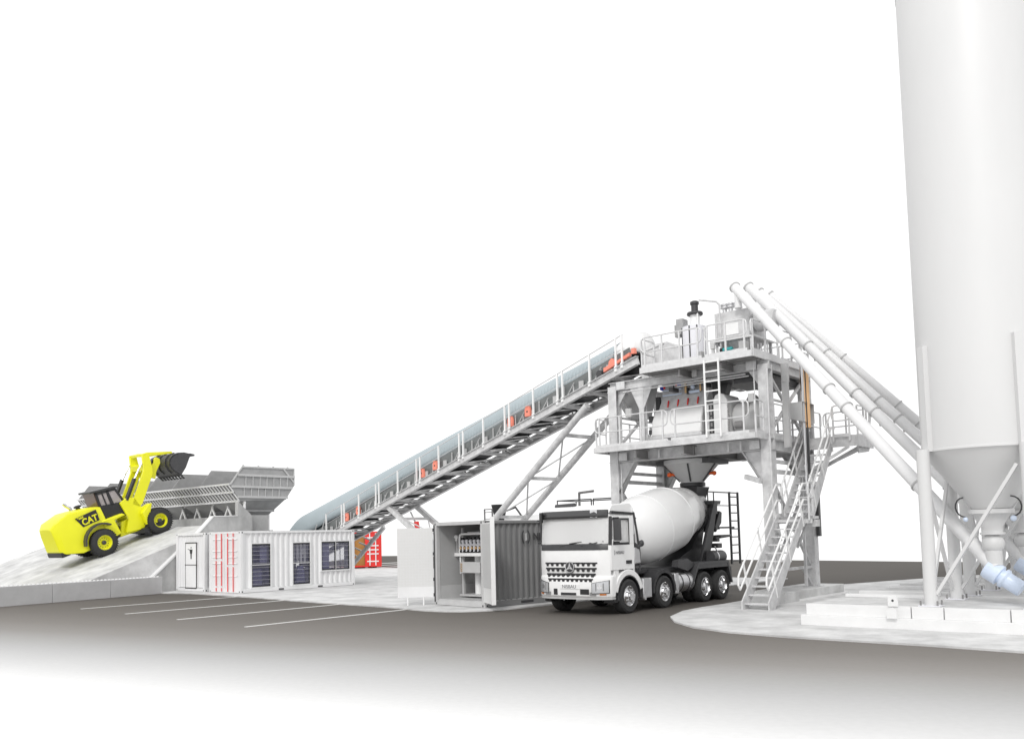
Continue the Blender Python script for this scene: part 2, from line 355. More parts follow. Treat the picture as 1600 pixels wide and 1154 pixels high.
# rear body: sections along x, each (half width, z bottom, z top)
sec = [(-1.72, .72, .92, 2.08), (-1.5, yb, .74, 2.30), (-.75, yb, .5, 2.52), (.15, yb, .55, 2.45), (.78, yb-.05, .6, 2.30)]
vs = []
for x, w, a, b in sec: vs += [(x, -w, a), (x, -w, (a+b*2)/3), (x, -w*.86, b-.04), (x, -w*.4, b), (x, w*.4, b), (x, w*.86, b-.04), (x, w, (a+b*2)/3), (x, w, a)]
fs = [[7, 6, 5, 4, 3, 2, 1, 0], [32+i for i in range(8)]]
for k in range(4):
    for i in range(8): fs.append((k*8+i, k*8+(i+1) % 8, k*8+8+(i+1) % 8, k*8+8+i))
bd.add(vs, fs)
bd.uz([(.55, .62), (1.25, .72), (1.15, 1.45), (1.75, 1.5), (1.6, 1.62), (.55, 1.62)], -yb, yb)
bd.build('body', 'yellow', ld, bevel=.04, ang=30)
MB().box(-1.7, -1.3, -.8, .8, .64, .88).build('rear_bumper', 'black', ld, bevel=.03)
MB().uz([(-1.0, .55), (-.2, .4), (.8, .35), (.8, .6), (-1.0, .72)], -.55, .55).build('belly_pan', 'black', ld)
fx = MB()
fx.uz([(1.55, .62), (2.45, .5), (2.75, .75), (2.62, 1.15), (3.12, 1.62), (2.7, 1.55), (2.55, 2.1), (2.15, 2.25), (1.75, 2.1), (1.9, 1.3)], -.72, -.5)
fx.uz([(1.55, .62), (2.45, .5), (2.75, .75), (2.62, 1.15), (3.12, 1.62), (2.7, 1.55), (2.55, 2.1), (2.15, 2.25), (1.75, 2.1), (1.9, 1.3)], .5, .72)
fx.uz([(1.3, .5), (3.4, .42), (3.4, .8), (2.6, 1.3), (1.6, 1.2)], -.5, .5)
fx.build('front_frame', 'yellow', ld, bevel=.025)
MB().box(1.1, 1.7, -.4, .4, .5, 1.0).uz([(2.3, .3), (3.5, .35), (3.5, .6), (2.3, .55)], -1.0, 1.0).build('axle_and_joint', 'black', ld)
for sgn in (-1, 1):     # front fenders of flat plate
    MB().ext([(2.55, sgn*.74, .55), (2.78, sgn*.74, 1.0), (3.12, sgn*.74, 1.6), (2.98, sgn*.74, 1.62), (2.5, sgn*.74, 1.3)], (0, sgn*.3, 0)).build('front_fender', 'yellow', ld, bevel=.02)
    arc = []
    for i in range(9):
        a = math.radians(172-i*15.5); arc.append((.22+math.cos(a)*.9, .66+math.sin(a)*.95))
    arc2 = [(.22+math.cos(math.radians(172-i*15.5))*.83, .66+math.sin(math.radians(172-i*15.5))*.87) for i in range(9)][::-1]
    MB().uz(arc+arc2, sgn*.86, sgn*1.16).build('rear_fender', 'dark', ld)
# cab
CW = .6
cb = MB().uz([(.8, 1.5), (2.0, 1.42), (2.12, 1.95), (2.0, 2.12), (.82, 2.3)], -CW, CW)
for sgn in (-1, 1):
    y0, y1 = sgn*(CW-.06), sgn*CW
    for q4 in (((.78, 2.25), (.9, 2.25), (.9, 2.95), (.78, 2.97)), ((1.12, 2.2), (1.18, 2.2), (1.16, 2.93), (1.1, 2.93)), ((1.34, 2.15), (1.52, 2.12), (1.46, 2.9), (1.34, 2.9)), ((1.96, 2.1), (2.08, 2.1), (1.84, 2.88), (1.74, 2.88)), ((.78, 2.84), (1.8, 2.78), (1.82, 2.9), (.78, 2.97))): cb.uz(q4, y0, y1)
cb.build('cab', 'black', ld, bevel=.008)
MB().uz([(.58, 3.0), (1.92, 2.87), (1.95, 2.93), (1.75, 2.99), (.58, 3.1)], -CW-.05, CW+.05).build('cab_roof', 'dark', ld, bevel=.02)
MB().box(.74, .775, -CW+.02, CW-.02, 2.28, 2.99).build('rear_window', 'brown', ld)
for sgn in (-1, 1):
    MB().uz([(.9, 2.25), (2.0, 2.12), (1.78, 2.82), (.9, 2.88)], sgn*(CW-.035), sgn*(CW-.03)).build('side_window', 'cabglass', ld)
MB().ext([(2.06, -CW+.07, 2.1), (2.06, CW-.07, 2.1), (1.8, CW-.07, 2.86), (1.8, -CW+.07, 2.86)], (.006, 0, .003)).build('windscreen', 'cabglass', ld)
MB().box(1.0, 1.4, -.25, .25, 1.9, 2.3).box(.95, 1.08, -.25, .25, 2.3, 2.7).build('seat', 'brown', ld, bevel=.04)
# bonnet panel with lettering on both flanks
for sgn in (-1, 1):
    y = sgn*(yb+.002)
    MB().uz([(-.58, 2.16), (.46, 2.24), (.46, 1.72), (-.38, 1.66)], sgn*(yb-.08), sgn*(yb+.012)).build('name_panel', 'black', ld)
    if sgn < 0: text('CAT', .42, 'lettering', 'yellow', ld, (-.36, -yb-.016, 1.735), (1, 0, .03), (0, 0, 1), .004, .012, .92); text('966K', .15, 'lettering', 'yellow', ld, (-.52, -yb-.016, 2.06), (1, 0, .03), (0, 0, 1), .004, .004)
    else: text('CAT', .42, 'lettering', 'yellow', ld, (.44, yb+.016, 1.735), (-1, 0, 0), (0, 0, 1), .004, .012, .92)
ex = MB().sweep([(-.35, -.15, 2.45), (-.35, -.15, 2.62), (-.5, -.15, 2.8), (-.56, -.15, 2.92)], .075, n=12); ex.build('exhaust', 'chrome', ld)
MB().lathe([(0, 0), (.1, 0), (.1, .1), (.17, .1), (.17, .17), (.1, .2), (0, .2)], (.02, -.1, 2.44), (0, 0, 1), 16).build('air_cleaner_cap', 'black', ld)
def loader_wheel():
    w = MB().lathe([(.33, -.26), (.54, -.28), (.635, -.22), (.66, -.13), (.66, .13), (.635, .22), (.54, .28), (.33, .26)], (0, 0, 0), (0, 1, 0), 48)
    for i in range(36):
        a = 2*PI*i/36
        for s in (-1, 1):
            c, d = math.cos(a+s*.03), math.sin(a+s*.03); w.beam((c*.655, s*.05, d*.655), (math.cos(a+s*.09)*.65, s*.26, math.sin(a+s*.09)*.65), .045, .035, up=(c, 0, d))
    return w
def mk_wheel(x, y, z, sgn, nm='wheel'):
    w = bpy.data.objects.new(nm, None); COL.objects.link(w); w.parent = ld; w.location = (x, y, z); w.empty_display_size = .1
    return w
tw = None
for x in (.22, 3.2):
    for sgn in (-1, 1):
        w = MB(); base = loader_wheel(); w.v, w.f = base.v, base.f
        w.v = [p+Vector((x, sgn*.88, .64)) for p in w.v]; wo = w.build('wheel', 'tyre', ld)
        r = MB().lathe([(0, .1), (.29, .1), (.32, .255), (.355, .265), (.355, .2), (.33, .1)], (x, sgn*.88, .64), (0, sgn, 0), 32)
        ri = r.build('rim', 'yellow', wo)
        MB().lathe([(0, .1), (.1, .1), (.1, .2), (.07, .23), (0, .23)], (x, sgn*.88, .64), (0, sgn, 0), 20).build('hub', 'dark', wo)
        bl = MB()
        for i in range(12):
            a = 2*PI*i/12; c = Vector((x+math.cos(a)*.22, sgn*.88, .64+math.sin(a)*.22)); bl.tube(c+Vector((0, sgn*.09, 0)), c+Vector((0, sgn*.125, 0)), .018, 8)
        bl.build('wheel_bolts', 'black', wo)
# lift arms and linkage
for sgn in (-1, 1):
    MB().uz([(2.3, 1.85), (2.6, 1.6), (2.82, 1.7), (3.86, 2.95), (3.92, 3.2), (4.0, 4.02), (3.66, 4.04), (3.5, 3.4), (3.42, 3.2)], sgn*.58, sgn*.72).build('lift_arm', 'yellow', ld, bevel=.015)
    MB().tube((2.12, sgn*.65, 2.12), (2.88, sgn*.65, 3.0), .1, 14).build('lift_cylinder', 'black', ld)
    MB().tube((2.83, sgn*.65, 2.94), (3.5, sgn*.65, 3.6), .045, 10).build('cylinder_rod', 'chrome', ld)
    MB().uz([(3.7, 3.98), (4.0, 4.03), (5.3, 3.68), (5.32, 3.56), (4.6, 3.7), (3.98, 3.86)], sgn*.42, sgn*.54).build('tilt_rod', 'yellow', ld, bevel=.012)
    MB().uz([(3.72, 2.8), (3.98, 2.62), (4.15, 2.95), (4.5, 3.3), (4.55, 3.5), (4.4, 3.66), (4.28, 3.6), (4.2, 3.42), (3.92, 3.2)], sgn*.42, sgn*.54).build('tilt_lever', 'yellow', ld, bevel=.012)
MB().box(3.5, 3.78, -.58, .58, 3.22, 3.5).build('cross_member', 'yellow', ld); MB().box(3.68, 3.82, -.58, .58, 3.9, 4.03).build('cross_tube', 'yellow', ld); MB().tube((2.45, -.64, 1.9), (2.45, .64, 1.9), .09, 12).build('arm_pivot', 'yellow', ld)
MB().tube((2.65, 0, 1.5), (3.0, 0, 1.98), .1, 14).tube((3.0, 0, 1.98), (3.72, 0, 2.8), .04, 10).build('tilt_cylinder', 'black', ld)
MB().tube((3.7, -.34, 2.72), (3.7, .34, 2.72), .07, 10).build('pin', 'dark', ld)
# bucket: curved back, side cheeks, teeth along the lower edge
prof = [(6.0, 3.26), (5.62, 3.47), (5.3, 3.56), (4.98, 3.53), (4.74, 3.38), (4.64, 3.15), (4.66, 2.9), (4.82, 2.63), (5.06, 2.42)]
inner = [(p[0]+(.05 if 0 < k < 8 else .02), p[1]-(.06 if k < 5 else -.03)) for k, p in enumerate(prof)][::-1]
bk = MB().uz(prof+inner, -1.12, 1.12)
for y in (-1.12, 1.08): bk.uz(prof+[(5.45, 2.72), (5.8, 3.12)], y, y+.04)
bk.uz([(5.0, 2.46), (5.1, 2.36), (5.14, 2.4), (5.04, 2.5)], -1.14, 1.14).uz([(5.9, 3.33), (6.12, 3.2), (6.09, 3.12), (5.88, 3.25)], -1.15, 1.15)
bk = bk.build('bucket', 'dark', ld)
for i in range(8):
    y = -1.07+i*.306; MB().uz([(4.96, 2.5), (5.08, 2.42), (5.2, 2.2), (5.14, 2.19)], y-.055, y+.055).build('tooth', 'black', bk)
for y in (-.75, .0, .65):
    MB().uz([(5.3, 3.6), (4.96, 3.58), (4.69, 3.42), (4.58, 3.15), (4.61, 2.87), (4.78, 2.6), (4.82, 2.63), (4.66, 2.9), (4.64, 3.15), (4.74, 3.38), (4.98, 3.53), (5.3, 3.56)], y, y+.1).build('bucket_rib', 'dark', bk)

# ================================================================== containers
def cont_frame(L, Wd, H, m, par, u, v, z, skip_front=False):
    mb = MB()
    for a in (u, u+L-.14):
        for b in (v, v+Wd-.14): mb.box(a, a+.14, b, b+.14, z+.002, z+H-.002)
    for b in (v+.003, v+Wd-.083):
        mb.box(u+.14, u+L-.14, b, b+.08, z+.01, z+.17); mb.box(u+.14, u+L-.14, b, b+.08, z+H-.1, z+H-.01)
    for a in (u+.003, u+L-.083):
        mb.box(a, a+.08, v+.14, v+Wd-.14, z+.01, z+.15); mb.box(a, a+.08, v+.14, v+Wd-.14, z+H-.12, z+H-.01)
    return mb.build('frame', m, par, bevel=.008)
def corners(L, Wd, H, par, u, v, z, m='dark'):
    mb = MB()
    for a in (u, u+L):
        for b in (v, v+Wd):
            for zz in (z+.05, z+H-.07):
                sa = -1 if a == u else 1; sb = -1 if b == v else 1
                mb.box(a-.004 if sa < 0 else a-.01, a+.01 if sa < 0 else a+.004, b-sb*.09-.025, b-sb*.09+.025, zz-.025, zz+.035)
                mb.box(a-sa*.09-.025, a-sa*.09+.025, b-.004 if sb < 0 else b-.01, b+.01 if sb < 0 else b+.004, zz-.025, zz+.035)
    return mb.build('corner_sockets', m, par)
LC, WC, HC, Z0 = 6.06, 2.438, 2.591, .045
oc = thing('office_container', 'long white corrugated office container with two glazed doors and a sliding window', 'container', 20.47, 32.4, Z0)
u, v = 20.47, 32.4
cont_frame(LC, WC, HC, 'cwhite', oc, u, v, Z0); corners(LC, WC, HC, oc, u, v, Z0)
# side wall in pieces round the openings
ops = [(20.96, 21.97, .21, 2.13), (23.03, 24.03, .21, 2.13), (24.57, 26.26, .76, 2.15)]
zb, zt = Z0+.17, Z0+HC-.1; sw = MB(); cur = u+.14
for (a, b, c, d) in ops:
    if a-cur > .1: sw.corr((cur, v+.045, 0), (1, 0, 0), a-cur, zb, zt, (0, -1, 0))
    if c-zb > .2: sw.corr((a, v+.045, 0), (1, 0, 0), b-a, zb, c, (0, -1, 0))
    sw.corr((a, v+.045, 0), (1, 0, 0), b-a, d, zt, (0, -1, 0)); cur = b
sw.corr((cur, v+.045, 0), (1, 0, 0), u+LC-.14-cur, zb, zt, (0, -1, 0))
sw.build('side_wall', 'cwhite', oc)
rw = MB(); cur = u+.14
for (a, b, c, d) in ((24.5, 26.2, .9, 2.2),):  # rear opening added to let light in and show white behind the glazing
    rw.corr((cur, v+WC-.02, 0), (1, 0, 0), a-cur, zb, zt, (0, 1, 0)); rw.box(a, b, v+WC-.05, v+WC-.02, zb, c); rw.box(a, b, v+WC-.05, v+WC-.02, d, zt); cur = b
rw.box(cur, u+LC-.14, v+WC-.05, v+WC-.02, zb, zt).build('rear_wall', 'cwhite', oc)
MB().box(u+LC-.07, u+LC-.04, v+.14, v+.7, zb-.02, zt).box(u+LC-.07, u+LC-.04, v+2.15, v+WC-.14, zb-.02, zt).box(u+LC-.07, u+LC-.04, v+.7, v+2.15, zb-.02, .85).box(u+LC-.07, u+LC-.04, v+.7, v+2.15, 2.2, zt).build('far_wall', 'cwhite', oc)  # end opening added so the sliding window shows white behind its pane
MB().box(u+LC-.065, u+LC-.045, v+1.38, v+1.43, .85, 2.2).box(u+LC-.065, u+LC-.045, v+1.0, v+1.03, .85, 2.2).build('added_opening_bars', 'dark', oc)
MB().box(u+.02, u+LC-.02, v+.02, v+WC-.02, Z0+HC-.045, Z0+HC-.015).build('roof', 'cwhite', oc)
MB().box(u+.05, u+LC-.05, v+.06, v+WC-.05, Z0+.14, Z0+.18).build('floor', 'inner', oc)
MB().box(u+.1, 23.5, v+WC-.16, v+WC-.1, Z0+.19, Z0+HC-.1).box(22.35, 22.42, v+.15, v+WC-.2, Z0+.19, Z0+2.4).build('lining', 'white', oc)
for (a, b, c, d) in ops:
    wn = c > .5; fr = MB(); y0, y1 = v-.015, v+.06
    for x in (a, b-.05): fr.box(x, x+.05, y0, y1, c, d)
    fr.box(a+.05, b-.05, y0, y1, c, c+.05).box(a+.05, b-.05, y0, y1, d-.05, d)
    fo = fr.build('window' if wn else 'glazed_door', 'cwhite', oc)
    g2 = MB()
    for x in (a+.05, b-.09): g2.box(x, x+.04, v+.0, v+.05, c+.05, d-.05)
    g2.box(a+.09, b-.09, v+.0, v+.05, c+.05, c+.1).box(a+.09, b-.09, v+.0, v+.05, d-.11, d-.05)
    if wn: g2.box((a+b)/2-.04, (a+b)/2-.01, v, v+.05, c+.1, d-.11)
    g2.build('sash', 'black', fo)
    MB().box(a+.09, b-.09, v+.03, v+.036, c+.1, d-.11).build('pane', 'tint', fo)
    sl = MB(); n = 6 if wn else 11
    for i in range(1, n): zz = c+(d-c)*i/n; sl.box(a+.05, b-.05, v-.006, v+.0, zz-.005, zz+.005)
    if not wn: sl.box(a+.03, b-.03, v-.02, v-.012, c+.96, c+1.0)
    else: sl.box((a+b)/2-.02, (a+b)/2+.015, v-.02, v-.012, c+.02, d-.02)
    sl.build('bars', 'cgrey2', fo)
MB().box(21.2, 21.9, 33.2, 33.9, .25, .95).box(23.3, 23.9, 32.9, 33.5, .25, .75).box(23.3, 23.4, 32.9, 33.5, .75, 1.2).box(24.6, 26.2, 33.9, 34.5, .8, .85).box(24.8, 25.4, 34.2, 34.3, .95, 1.4).build('desk_and_chairs', 'cgrey', oc)
for i in range(4): MB().box(24.7+i*.36, 24.88+i*.36, 34.68, 34.72, .9, 2.2).build('curtain_strip', 'inner', oc)
MB().box(24.62, 25.12, 32.50, 32.52, .86, 2.08).build('roller_blind', 'lilac', oc)
MB().box(21.5, 21.85, 32.55, 32.57, 1.25, 2.05).build('roller_blind', 'lilac', oc)
MB().box(21.1, 21.75, 32.75, 32.85, .5, 1.0).box(21.15, 21.7, 32.65, 32.9, .28, .5).build('sofa', 'lilac', oc, bevel=.03)
for i in range(4): MB().box(23.16+i*.2, 23.27+i*.2, 32.54, 32.57, 1.18, 2.05).build('curtain_strip', 'white', oc)
MB().uz([(23.35, .3), (23.9, .3), (23.85, .75), (23.78, 1.05), (23.5, 1.08)], 32.6, 32.72).build('chair', 'lilac', oc, bevel=.03)
dp = MB()
for a in (21.98, 24.05): dp.box(a+.36, a+.62, v-.003, v+.03, Z0+.03, Z0+.1)
dp.build('forklift_pockets', 'dark', oc)
# end doors with red lock rods
ed = MB().box(u+.012, u+.05, v+.14, v+WC/2-.01, zb-.03, zt+.02).box(u+.012, u+.05, v+WC/2+.01, v+WC-.14, zb-.03, zt+.02)
for z in (.75, 1.28, 1.55, 1.8, 2.3):
    for a, b in ((v+.25, v+.98), (v+1.42, v+2.15)): ed.ext([(u+.012, a, z-.035), (u+.012, b, z-.035), (u-.022, b, z-.01), (u-.022, a, z-.01)], (0, 0, .001)); ed.add([(u+.011, a, z+.03), (u+.011, b, z+.03), (u-.022, b, z-.009), (u-.022, a, z-.009)], [(0, 1, 2, 3)])
ed.build('end_doors', 'cwhite', oc, bevel=.006)
rodm = []
for k, (y, gaps) in enumerate(((34.23, (.28, 1.42)), (33.81, (.28, 1.42)), (33.33, (1.17, 2.36)), (32.91, (1.17, 2.36)))):
    mb = MB(); zz = .1
    for gp in gaps+(2.58,): mb.tube((u-.03, y, zz), (u-.03, y, gp-.03), .022, 10); zz = gp+.05
    mb.build('lock_rod', 'redl', oc)
wcC = thing('toilet_container', 'short white container with a toilet pictogram on its narrow door', 'container', 20.47, 35.21, Z0)
u, v, LW = 20.47, 35.21, 3.0
cont_frame(LW, WC, HC, 'cwhite', wcC, u, v, Z0); corners(LW, WC, HC, wcC, u, v, Z0)
MB().corr((u+.14, v+.045, 0), (1, 0, 0), LW-.28, zb, zt, (0, -1, 0)).corr((u+.14, v+WC-.02, 0), (1, 0, 0), LW-.28, zb, zt, (0, 1, 0)).build('side_wall', 'cwhite', wcC)
mb = MB().corr((u+.05, v+.14, 0), (0, 1, 0), .56, zb, zt, (-1, 0, 0), .2, .03).corr((u+.05, v+1.62, 0), (0, 1, 0), WC-.14-1.62, zb, zt, (-1, 0, 0), .2, .03).corr((u+.05, v+.7, 0), (0, 1, 0), .92, 2.2, zt, (-1, 0, 0), .23, .03).build('front_wall', 'cwhite', wcC)
MB().box(u+.02, u+LW-.02, v+.02, v+WC-.02, Z0+HC-.045, Z0+HC-.015).box(u+LW-.07, u+LW-.04, v+.1, v+WC-.1, zb, zt).build('roof', 'cwhite', wcC)
dr = MB().box(u+.005, u+.04, v+.7, v+1.6, .2, 2.18).build('door', 'white', wcC, bevel=.004)
MB().box(u-.004, u+.02, v+.685, v+.705, .2, 2.18).box(u-.004, u+.02, v+1.595, v+1.615, .2, 2.18).box(u-.008, u+.02, v+.66, v+1.63, 2.17, 2.215).box(u-.008, u+.02, v+.66, v+1.63, .165, .215).box(u-.008, u+.02, v+.66, v+1.66, 1.2, 1.23).build('door_seals', 'pictogram', dr)
pg = MB(); yc = v+1.13
pg.lathe([(0, 0), (.035, 0), (.035, .006), (0, .006)], (u+.004, yc, 1.98), (-1, 0, 0), 16)
pg.ext([(u+.004, yc-.12, 1.9), (u+.004, yc+.12, 1.9), (u+.004, yc+.085, 1.72), (u+.004, yc+.05, 1.7), (u+.004, yc+.04, 1.48), (u+.004, yc-.04, 1.48), (u+.004, yc-.05, 1.7), (u+.004, yc-.085, 1.72)], (-.006, 0, 0))
pg.ext([(u+.004, yc+.12, 1.9), (u+.004, yc+.28, 1.93), (u+.004, yc+.28, 1.91), (u+.004, yc+.12, 1.87)], (-.006, 0, 0)); pg.build('pictogram', 'pictogram', dr)

# grey container with open doors (its own axes)
YB = math.radians(42.18)-TH
gx, gy = -.894, 25.95; gu, gv = gx*CU+gy*SU, -gx*SU+gy*CU
gc = thing('equipment_container', 'grey corrugated container with open doors showing white dosing pipework inside', 'container', gu, gv, Z0, own=True, yaw=YB)
LG, WG, HG = 6.06, 2.438, 2.591
cont_frame(LG, WG, HG, 'cgrey2', gc, 0, 0, 0); corners(LG, WG, HG, gc, 0, 0, 0)
MB().corr((.14, .045, 0), (1, 0, 0), LG-.28, .17, HG-.1, (0, -1, 0), .235, .06).build('side_wall', 'cgrey', gc)
MB().box(.12, LG-.12, -.004, .06, .012, .172).box(.12, LG-.12, -.004, .06, HG-.1, HG-.02).build('side_rails', 'cgrey', gc)
MB().corr((.14, WG-.02, 0), (1, 0, 0), LG-.28, .17, HG-.1, (0, 1, 0)).box(LG-.1, LG-.05, .1, WG-.1, .15, HG-.1).build('rear_walls', 'cgrey', gc)
MB().box(.02, LG-.02, .02, WG-.02, HG-.045, HG-.012).build('roof', 'cgrey', gc)
MB().box(.05, LG-.05, .05, WG-.05, .1, .19).build('floor', 'cgrey2', gc)
MB().box(.15, 1.9, WG-.14, WG-.1, .6, HG-.1).box(1.88, 1.92, .16, WG-.14, .6, HG-.1).box(.15, 1.9, .15, .19, .6, HG-.1).build('lining', 'lining', gc)
MB().box(.15, 1.9, WG-.145, WG-.1, .19, .598).box(1.87, 1.92, .16, WG-.15, .19, .598).box(.15, 1.9, .15, .195, .19, .598).build('skirting', 'inner', gc)
MB().box(1.45, 1.97, -.008, .03, .05, .13).build('forklift_pockets', 'dark', gc)
la = math.radians(139); dL = Vector((math.cos(la), math.sin(la), 0)); nL = Vector((-dL.y, dL.x, 0)); hL = Vector((-.02, WG-.03, 0))
def leafL(a, b, n0, n1, z0, z1): return MB().ext([hL+dL*a+nL*n0+Vector((0, 0, z0)), hL+dL*b+nL*n0+Vector((0, 0, z0)), hL+dL*b+nL*n1+Vector((0, 0, z0)), hL+dL*a+nL*n1+Vector((0, 0, z0))], (0, 0, z1-z0))
ld1 = leafL(.03, 1.16, -.05, 0, .25, 2.42).build('left_door', 'panel', gc, bevel=.006)
gr = MB()
for i in range(1, 12): b_ = leafL(.03+i*.094, .032+i*.094, -.0006, .0006, .25, 2.42); gr.add(b_.v, b_.f)
for i in range(1, 24): b_ = leafL(.03, 1.16, -.0004, .0004, .25+i*.09, .252+i*.09); gr.add(b_.v, b_.f)
gr.build('panel_seams', 'cream', ld1)
leafL(.03, 1.16, .001, .003, .25, .58).build('kick_plate', 'cwhite', ld1)
for a in (.35, .85): p_ = hL+dL*a+nL*-.02; MB().tube(p_, p_+Vector((0, 0, .26)), .025, 8).build('door_foot', 'white', ld1)
hg = MB()
for z in (.32, .8, 1.6, 2.35): hg.box(-.05, .02, WG-.03, WG+.0, z-.05, z+.05)
hg.tube((-.02, WG-.045, .1), (-.02, WG-.045, 2.5), .02, 8); hg.build('hinges', 'dark', gc)
dd = Vector((math.cos(math.radians(242.6)), math.sin(math.radians(242.6)), 0)); dn = Vector((-dd.y, dd.x, 0)); hp0 = Vector((-.02, .03, 0))
if dn.y < 0: dn = -dn
def leaf(a, b, n0, n1, z0, z1): return MB().ext([hp0+dd*a+dn*n0+Vector((0, 0, z0)), hp0+dd*b+dn*n0+Vector((0, 0, z0)), hp0+dd*b+dn*n1+Vector((0, 0, z0)), hp0+dd*a+dn*n1+Vector((0, 0, z0))], (0, 0, z1-z0))
rd1 = leaf(.02, 1.14, -.05, 0, .17, 2.5).build('right_door', 'panel', gc, bevel=.006)
leaf(.05, 1.1, .001, .012, .62, 2.47).build('inner_lining', 'inner', rd1)
leaf(1.141, 1.2, -.09, .03, .17, 2.66).build('edge_strip', 'white', rd1)
class MBs(MB):      # the pipework stands .72 m further in
    def build(s, *a, **k):
        for p in s.v: p.y += .68
        return MB.build(s, *a, **k)
# pipework
sh = MBs().box(.75, 1.2, -.4, 1.72, 1.55, 1.6).box(.72, .748, -.4, 1.75, 1.5, 1.601).build('shelf', 'white', gc)
fr = MBs()
for x, y in ((.85, .42), (.85, 1.35), (1.8, .42), (1.8, 1.35)): fr.box(x, x+.07, y, y+.07, .28, 2.4)
fr.box(.8, 1.9, .35, 1.5, .24, .3); fr.build('rack', 'cgrey2', gc)
pp = MBs().sweep([(.8, 1.45, 1.62), (.8, 1.45, 2.08), (.8, 1.42, 2.16), (.8, 1.34, 2.2), (.8, -.4, 2.2)], .035, n=12).tube((.8, 1.42, .95), (.8, 1.42, 1.55), .03, 10).tube((.95, -.4, 2.24), (.95, 1.2, 2.24), .03, 10)
pp.build('manifold_pipe', 'white', gc)
vl, br, bk2 = MBs(), MBs(), MBs()
for i in range(10):
    y = -.38+i*.19; vl.tube((.85, y, 1.64), (.85, y, 1.95), .045, 10).ball((.85, y, 1.97), .06).tube((.85, y, 1.82), (.75, y+.05, 1.88), .035, 8)
    br.ball((.82, y+.09, 1.75), .05); bk2.box(.78, .9, y+.06, y+.12, 1.62, 1.68).box(.82, .95, y-.02, y+.08, 2.0, 2.08)
vl.build('dosing_valves', 'cream', gc); br.build('valve_fittings', 'brass', gc); bk2.build('valve_caps', 'black', gc)
MBs().ball((.78, 1.58, 2.12), .075).tube((.78, 1.58, 1.98), (.78, 1.58, 2.1), .04, 10).tube((.78, 1.56, 1.62), (.78, 1.56, 2.0), .012, 6).build('pressure_vessel', 'white', gc)
MBs().tube((.72, 1.3, .34), (.72, 1.3, .34), .01, 6).lathe([(0, .3), (.15, .3), (.15, 1.55), (0, 1.55)], (1.15, .9, 0), (0, 0, 1), 24).build('tank', 'white', gc)
MBs().box(.62, .85, .25, 1.25, .98, 1.32).build('control_box', 'inner', gc, bevel=.01)
q = MBs()
for i in range(5): q.tube((.6, 1.17, 1.04+i*.055), (.62, 1.17, 1.04+i*.055), .02, 8); q.tube((.6, 1.12, 1.04+i*.055), (.62, 1.12, 1.04+i*.055), .014, 8)
q.build('box_fittings', 'brass', gc)
for k, (y, nm) in enumerate(((-.008, 'emblem'),)):
    em = MB(); cx, cz = 1.72, 2.06
    for sgn in (-1, 1):
        pts = [(cx+sgn*(.05+.13*math.cos(a)), cz+.22*math.sin(a)) for a in [(-1.35+2.7*i/10) for i in range(11)]]
        pin = [(cx+sgn*(.05+.085*math.cos(a)), cz+.165*math.sin(a)) for a in [(1.25-2.5*i/10) for i in range(11)]]
        em.uz(pts+pin, -.006, .0)
    em.build('emblem', 'dark', gc)
    MB().uz([(cx-.05, cz-.13), (cx+.05, cz-.1), (cx+.05, cz+.13), (cx-.05, cz+.1)], -.0055, 0).build('emblem_core', 'cgrey2', gc)
text('NISBAU', .30, 'lettering', 'dark', gc, (2.03, -.008, 1.97), (1, 0, 0), (0, 0, 1), .004, .008)

# ================================================================== red container, far back
rc = thing('red_container', 'bright red shipping container with white lock rods far behind the conveyor', 'container', 43.27, 49.75, .04, own=True, yaw=math.radians(52))
MB().box(.2, 6, 0, 2.44, .1, 2.7).build('body', 'red', rc, bevel=.02)
q = MB()
for i in range(12): q.box(.3+i*.46, .5+i*.46, -.03, 0, .25, 2.5)
q.build('corrugation', 'red', rc)
MB().box(-.0, .2, 0, .1, .1, 2.7).box(0, .2, 2.34, 2.44, .1, 2.7).box(0, .2, .1, 2.34, 2.58, 2.7).box(0, .2, .1, 2.34, .1, .2).build('door_frame', 'red', rc)
d1 = MB().box(.02, .07, .1, 1.2, .2, 2.58).build('door', 'red', rc)
q = MB()
for y in (.42, .85): q.tube((-.04, y, .2), (-.04, y, 2.58), .04, 8)
for z in (.5, 1.05, 1.35, 1.65, 2.25): q.box(-.03, .02, .2, 1.05, z-.04, z+.04)
q.build('lock_rods', 'white', d1)
MB().box(.12, .19, 1.22, 1.95, .2, 2.56).build('plywood_panel', 'wood', rc)
MB().box(.05, .1, 1.96, 2.34, .2, 2.56).build('half_door', 'red', rc)
q = MB()
for y in (.25, 1.1, 2.1): q.box(.1, .3, y-.1, y+.1, -.05, .1); q.box(5.6, 5.8, y-.1, y+.1, -.05, .1)
q.build('feet', 'binl', rc)

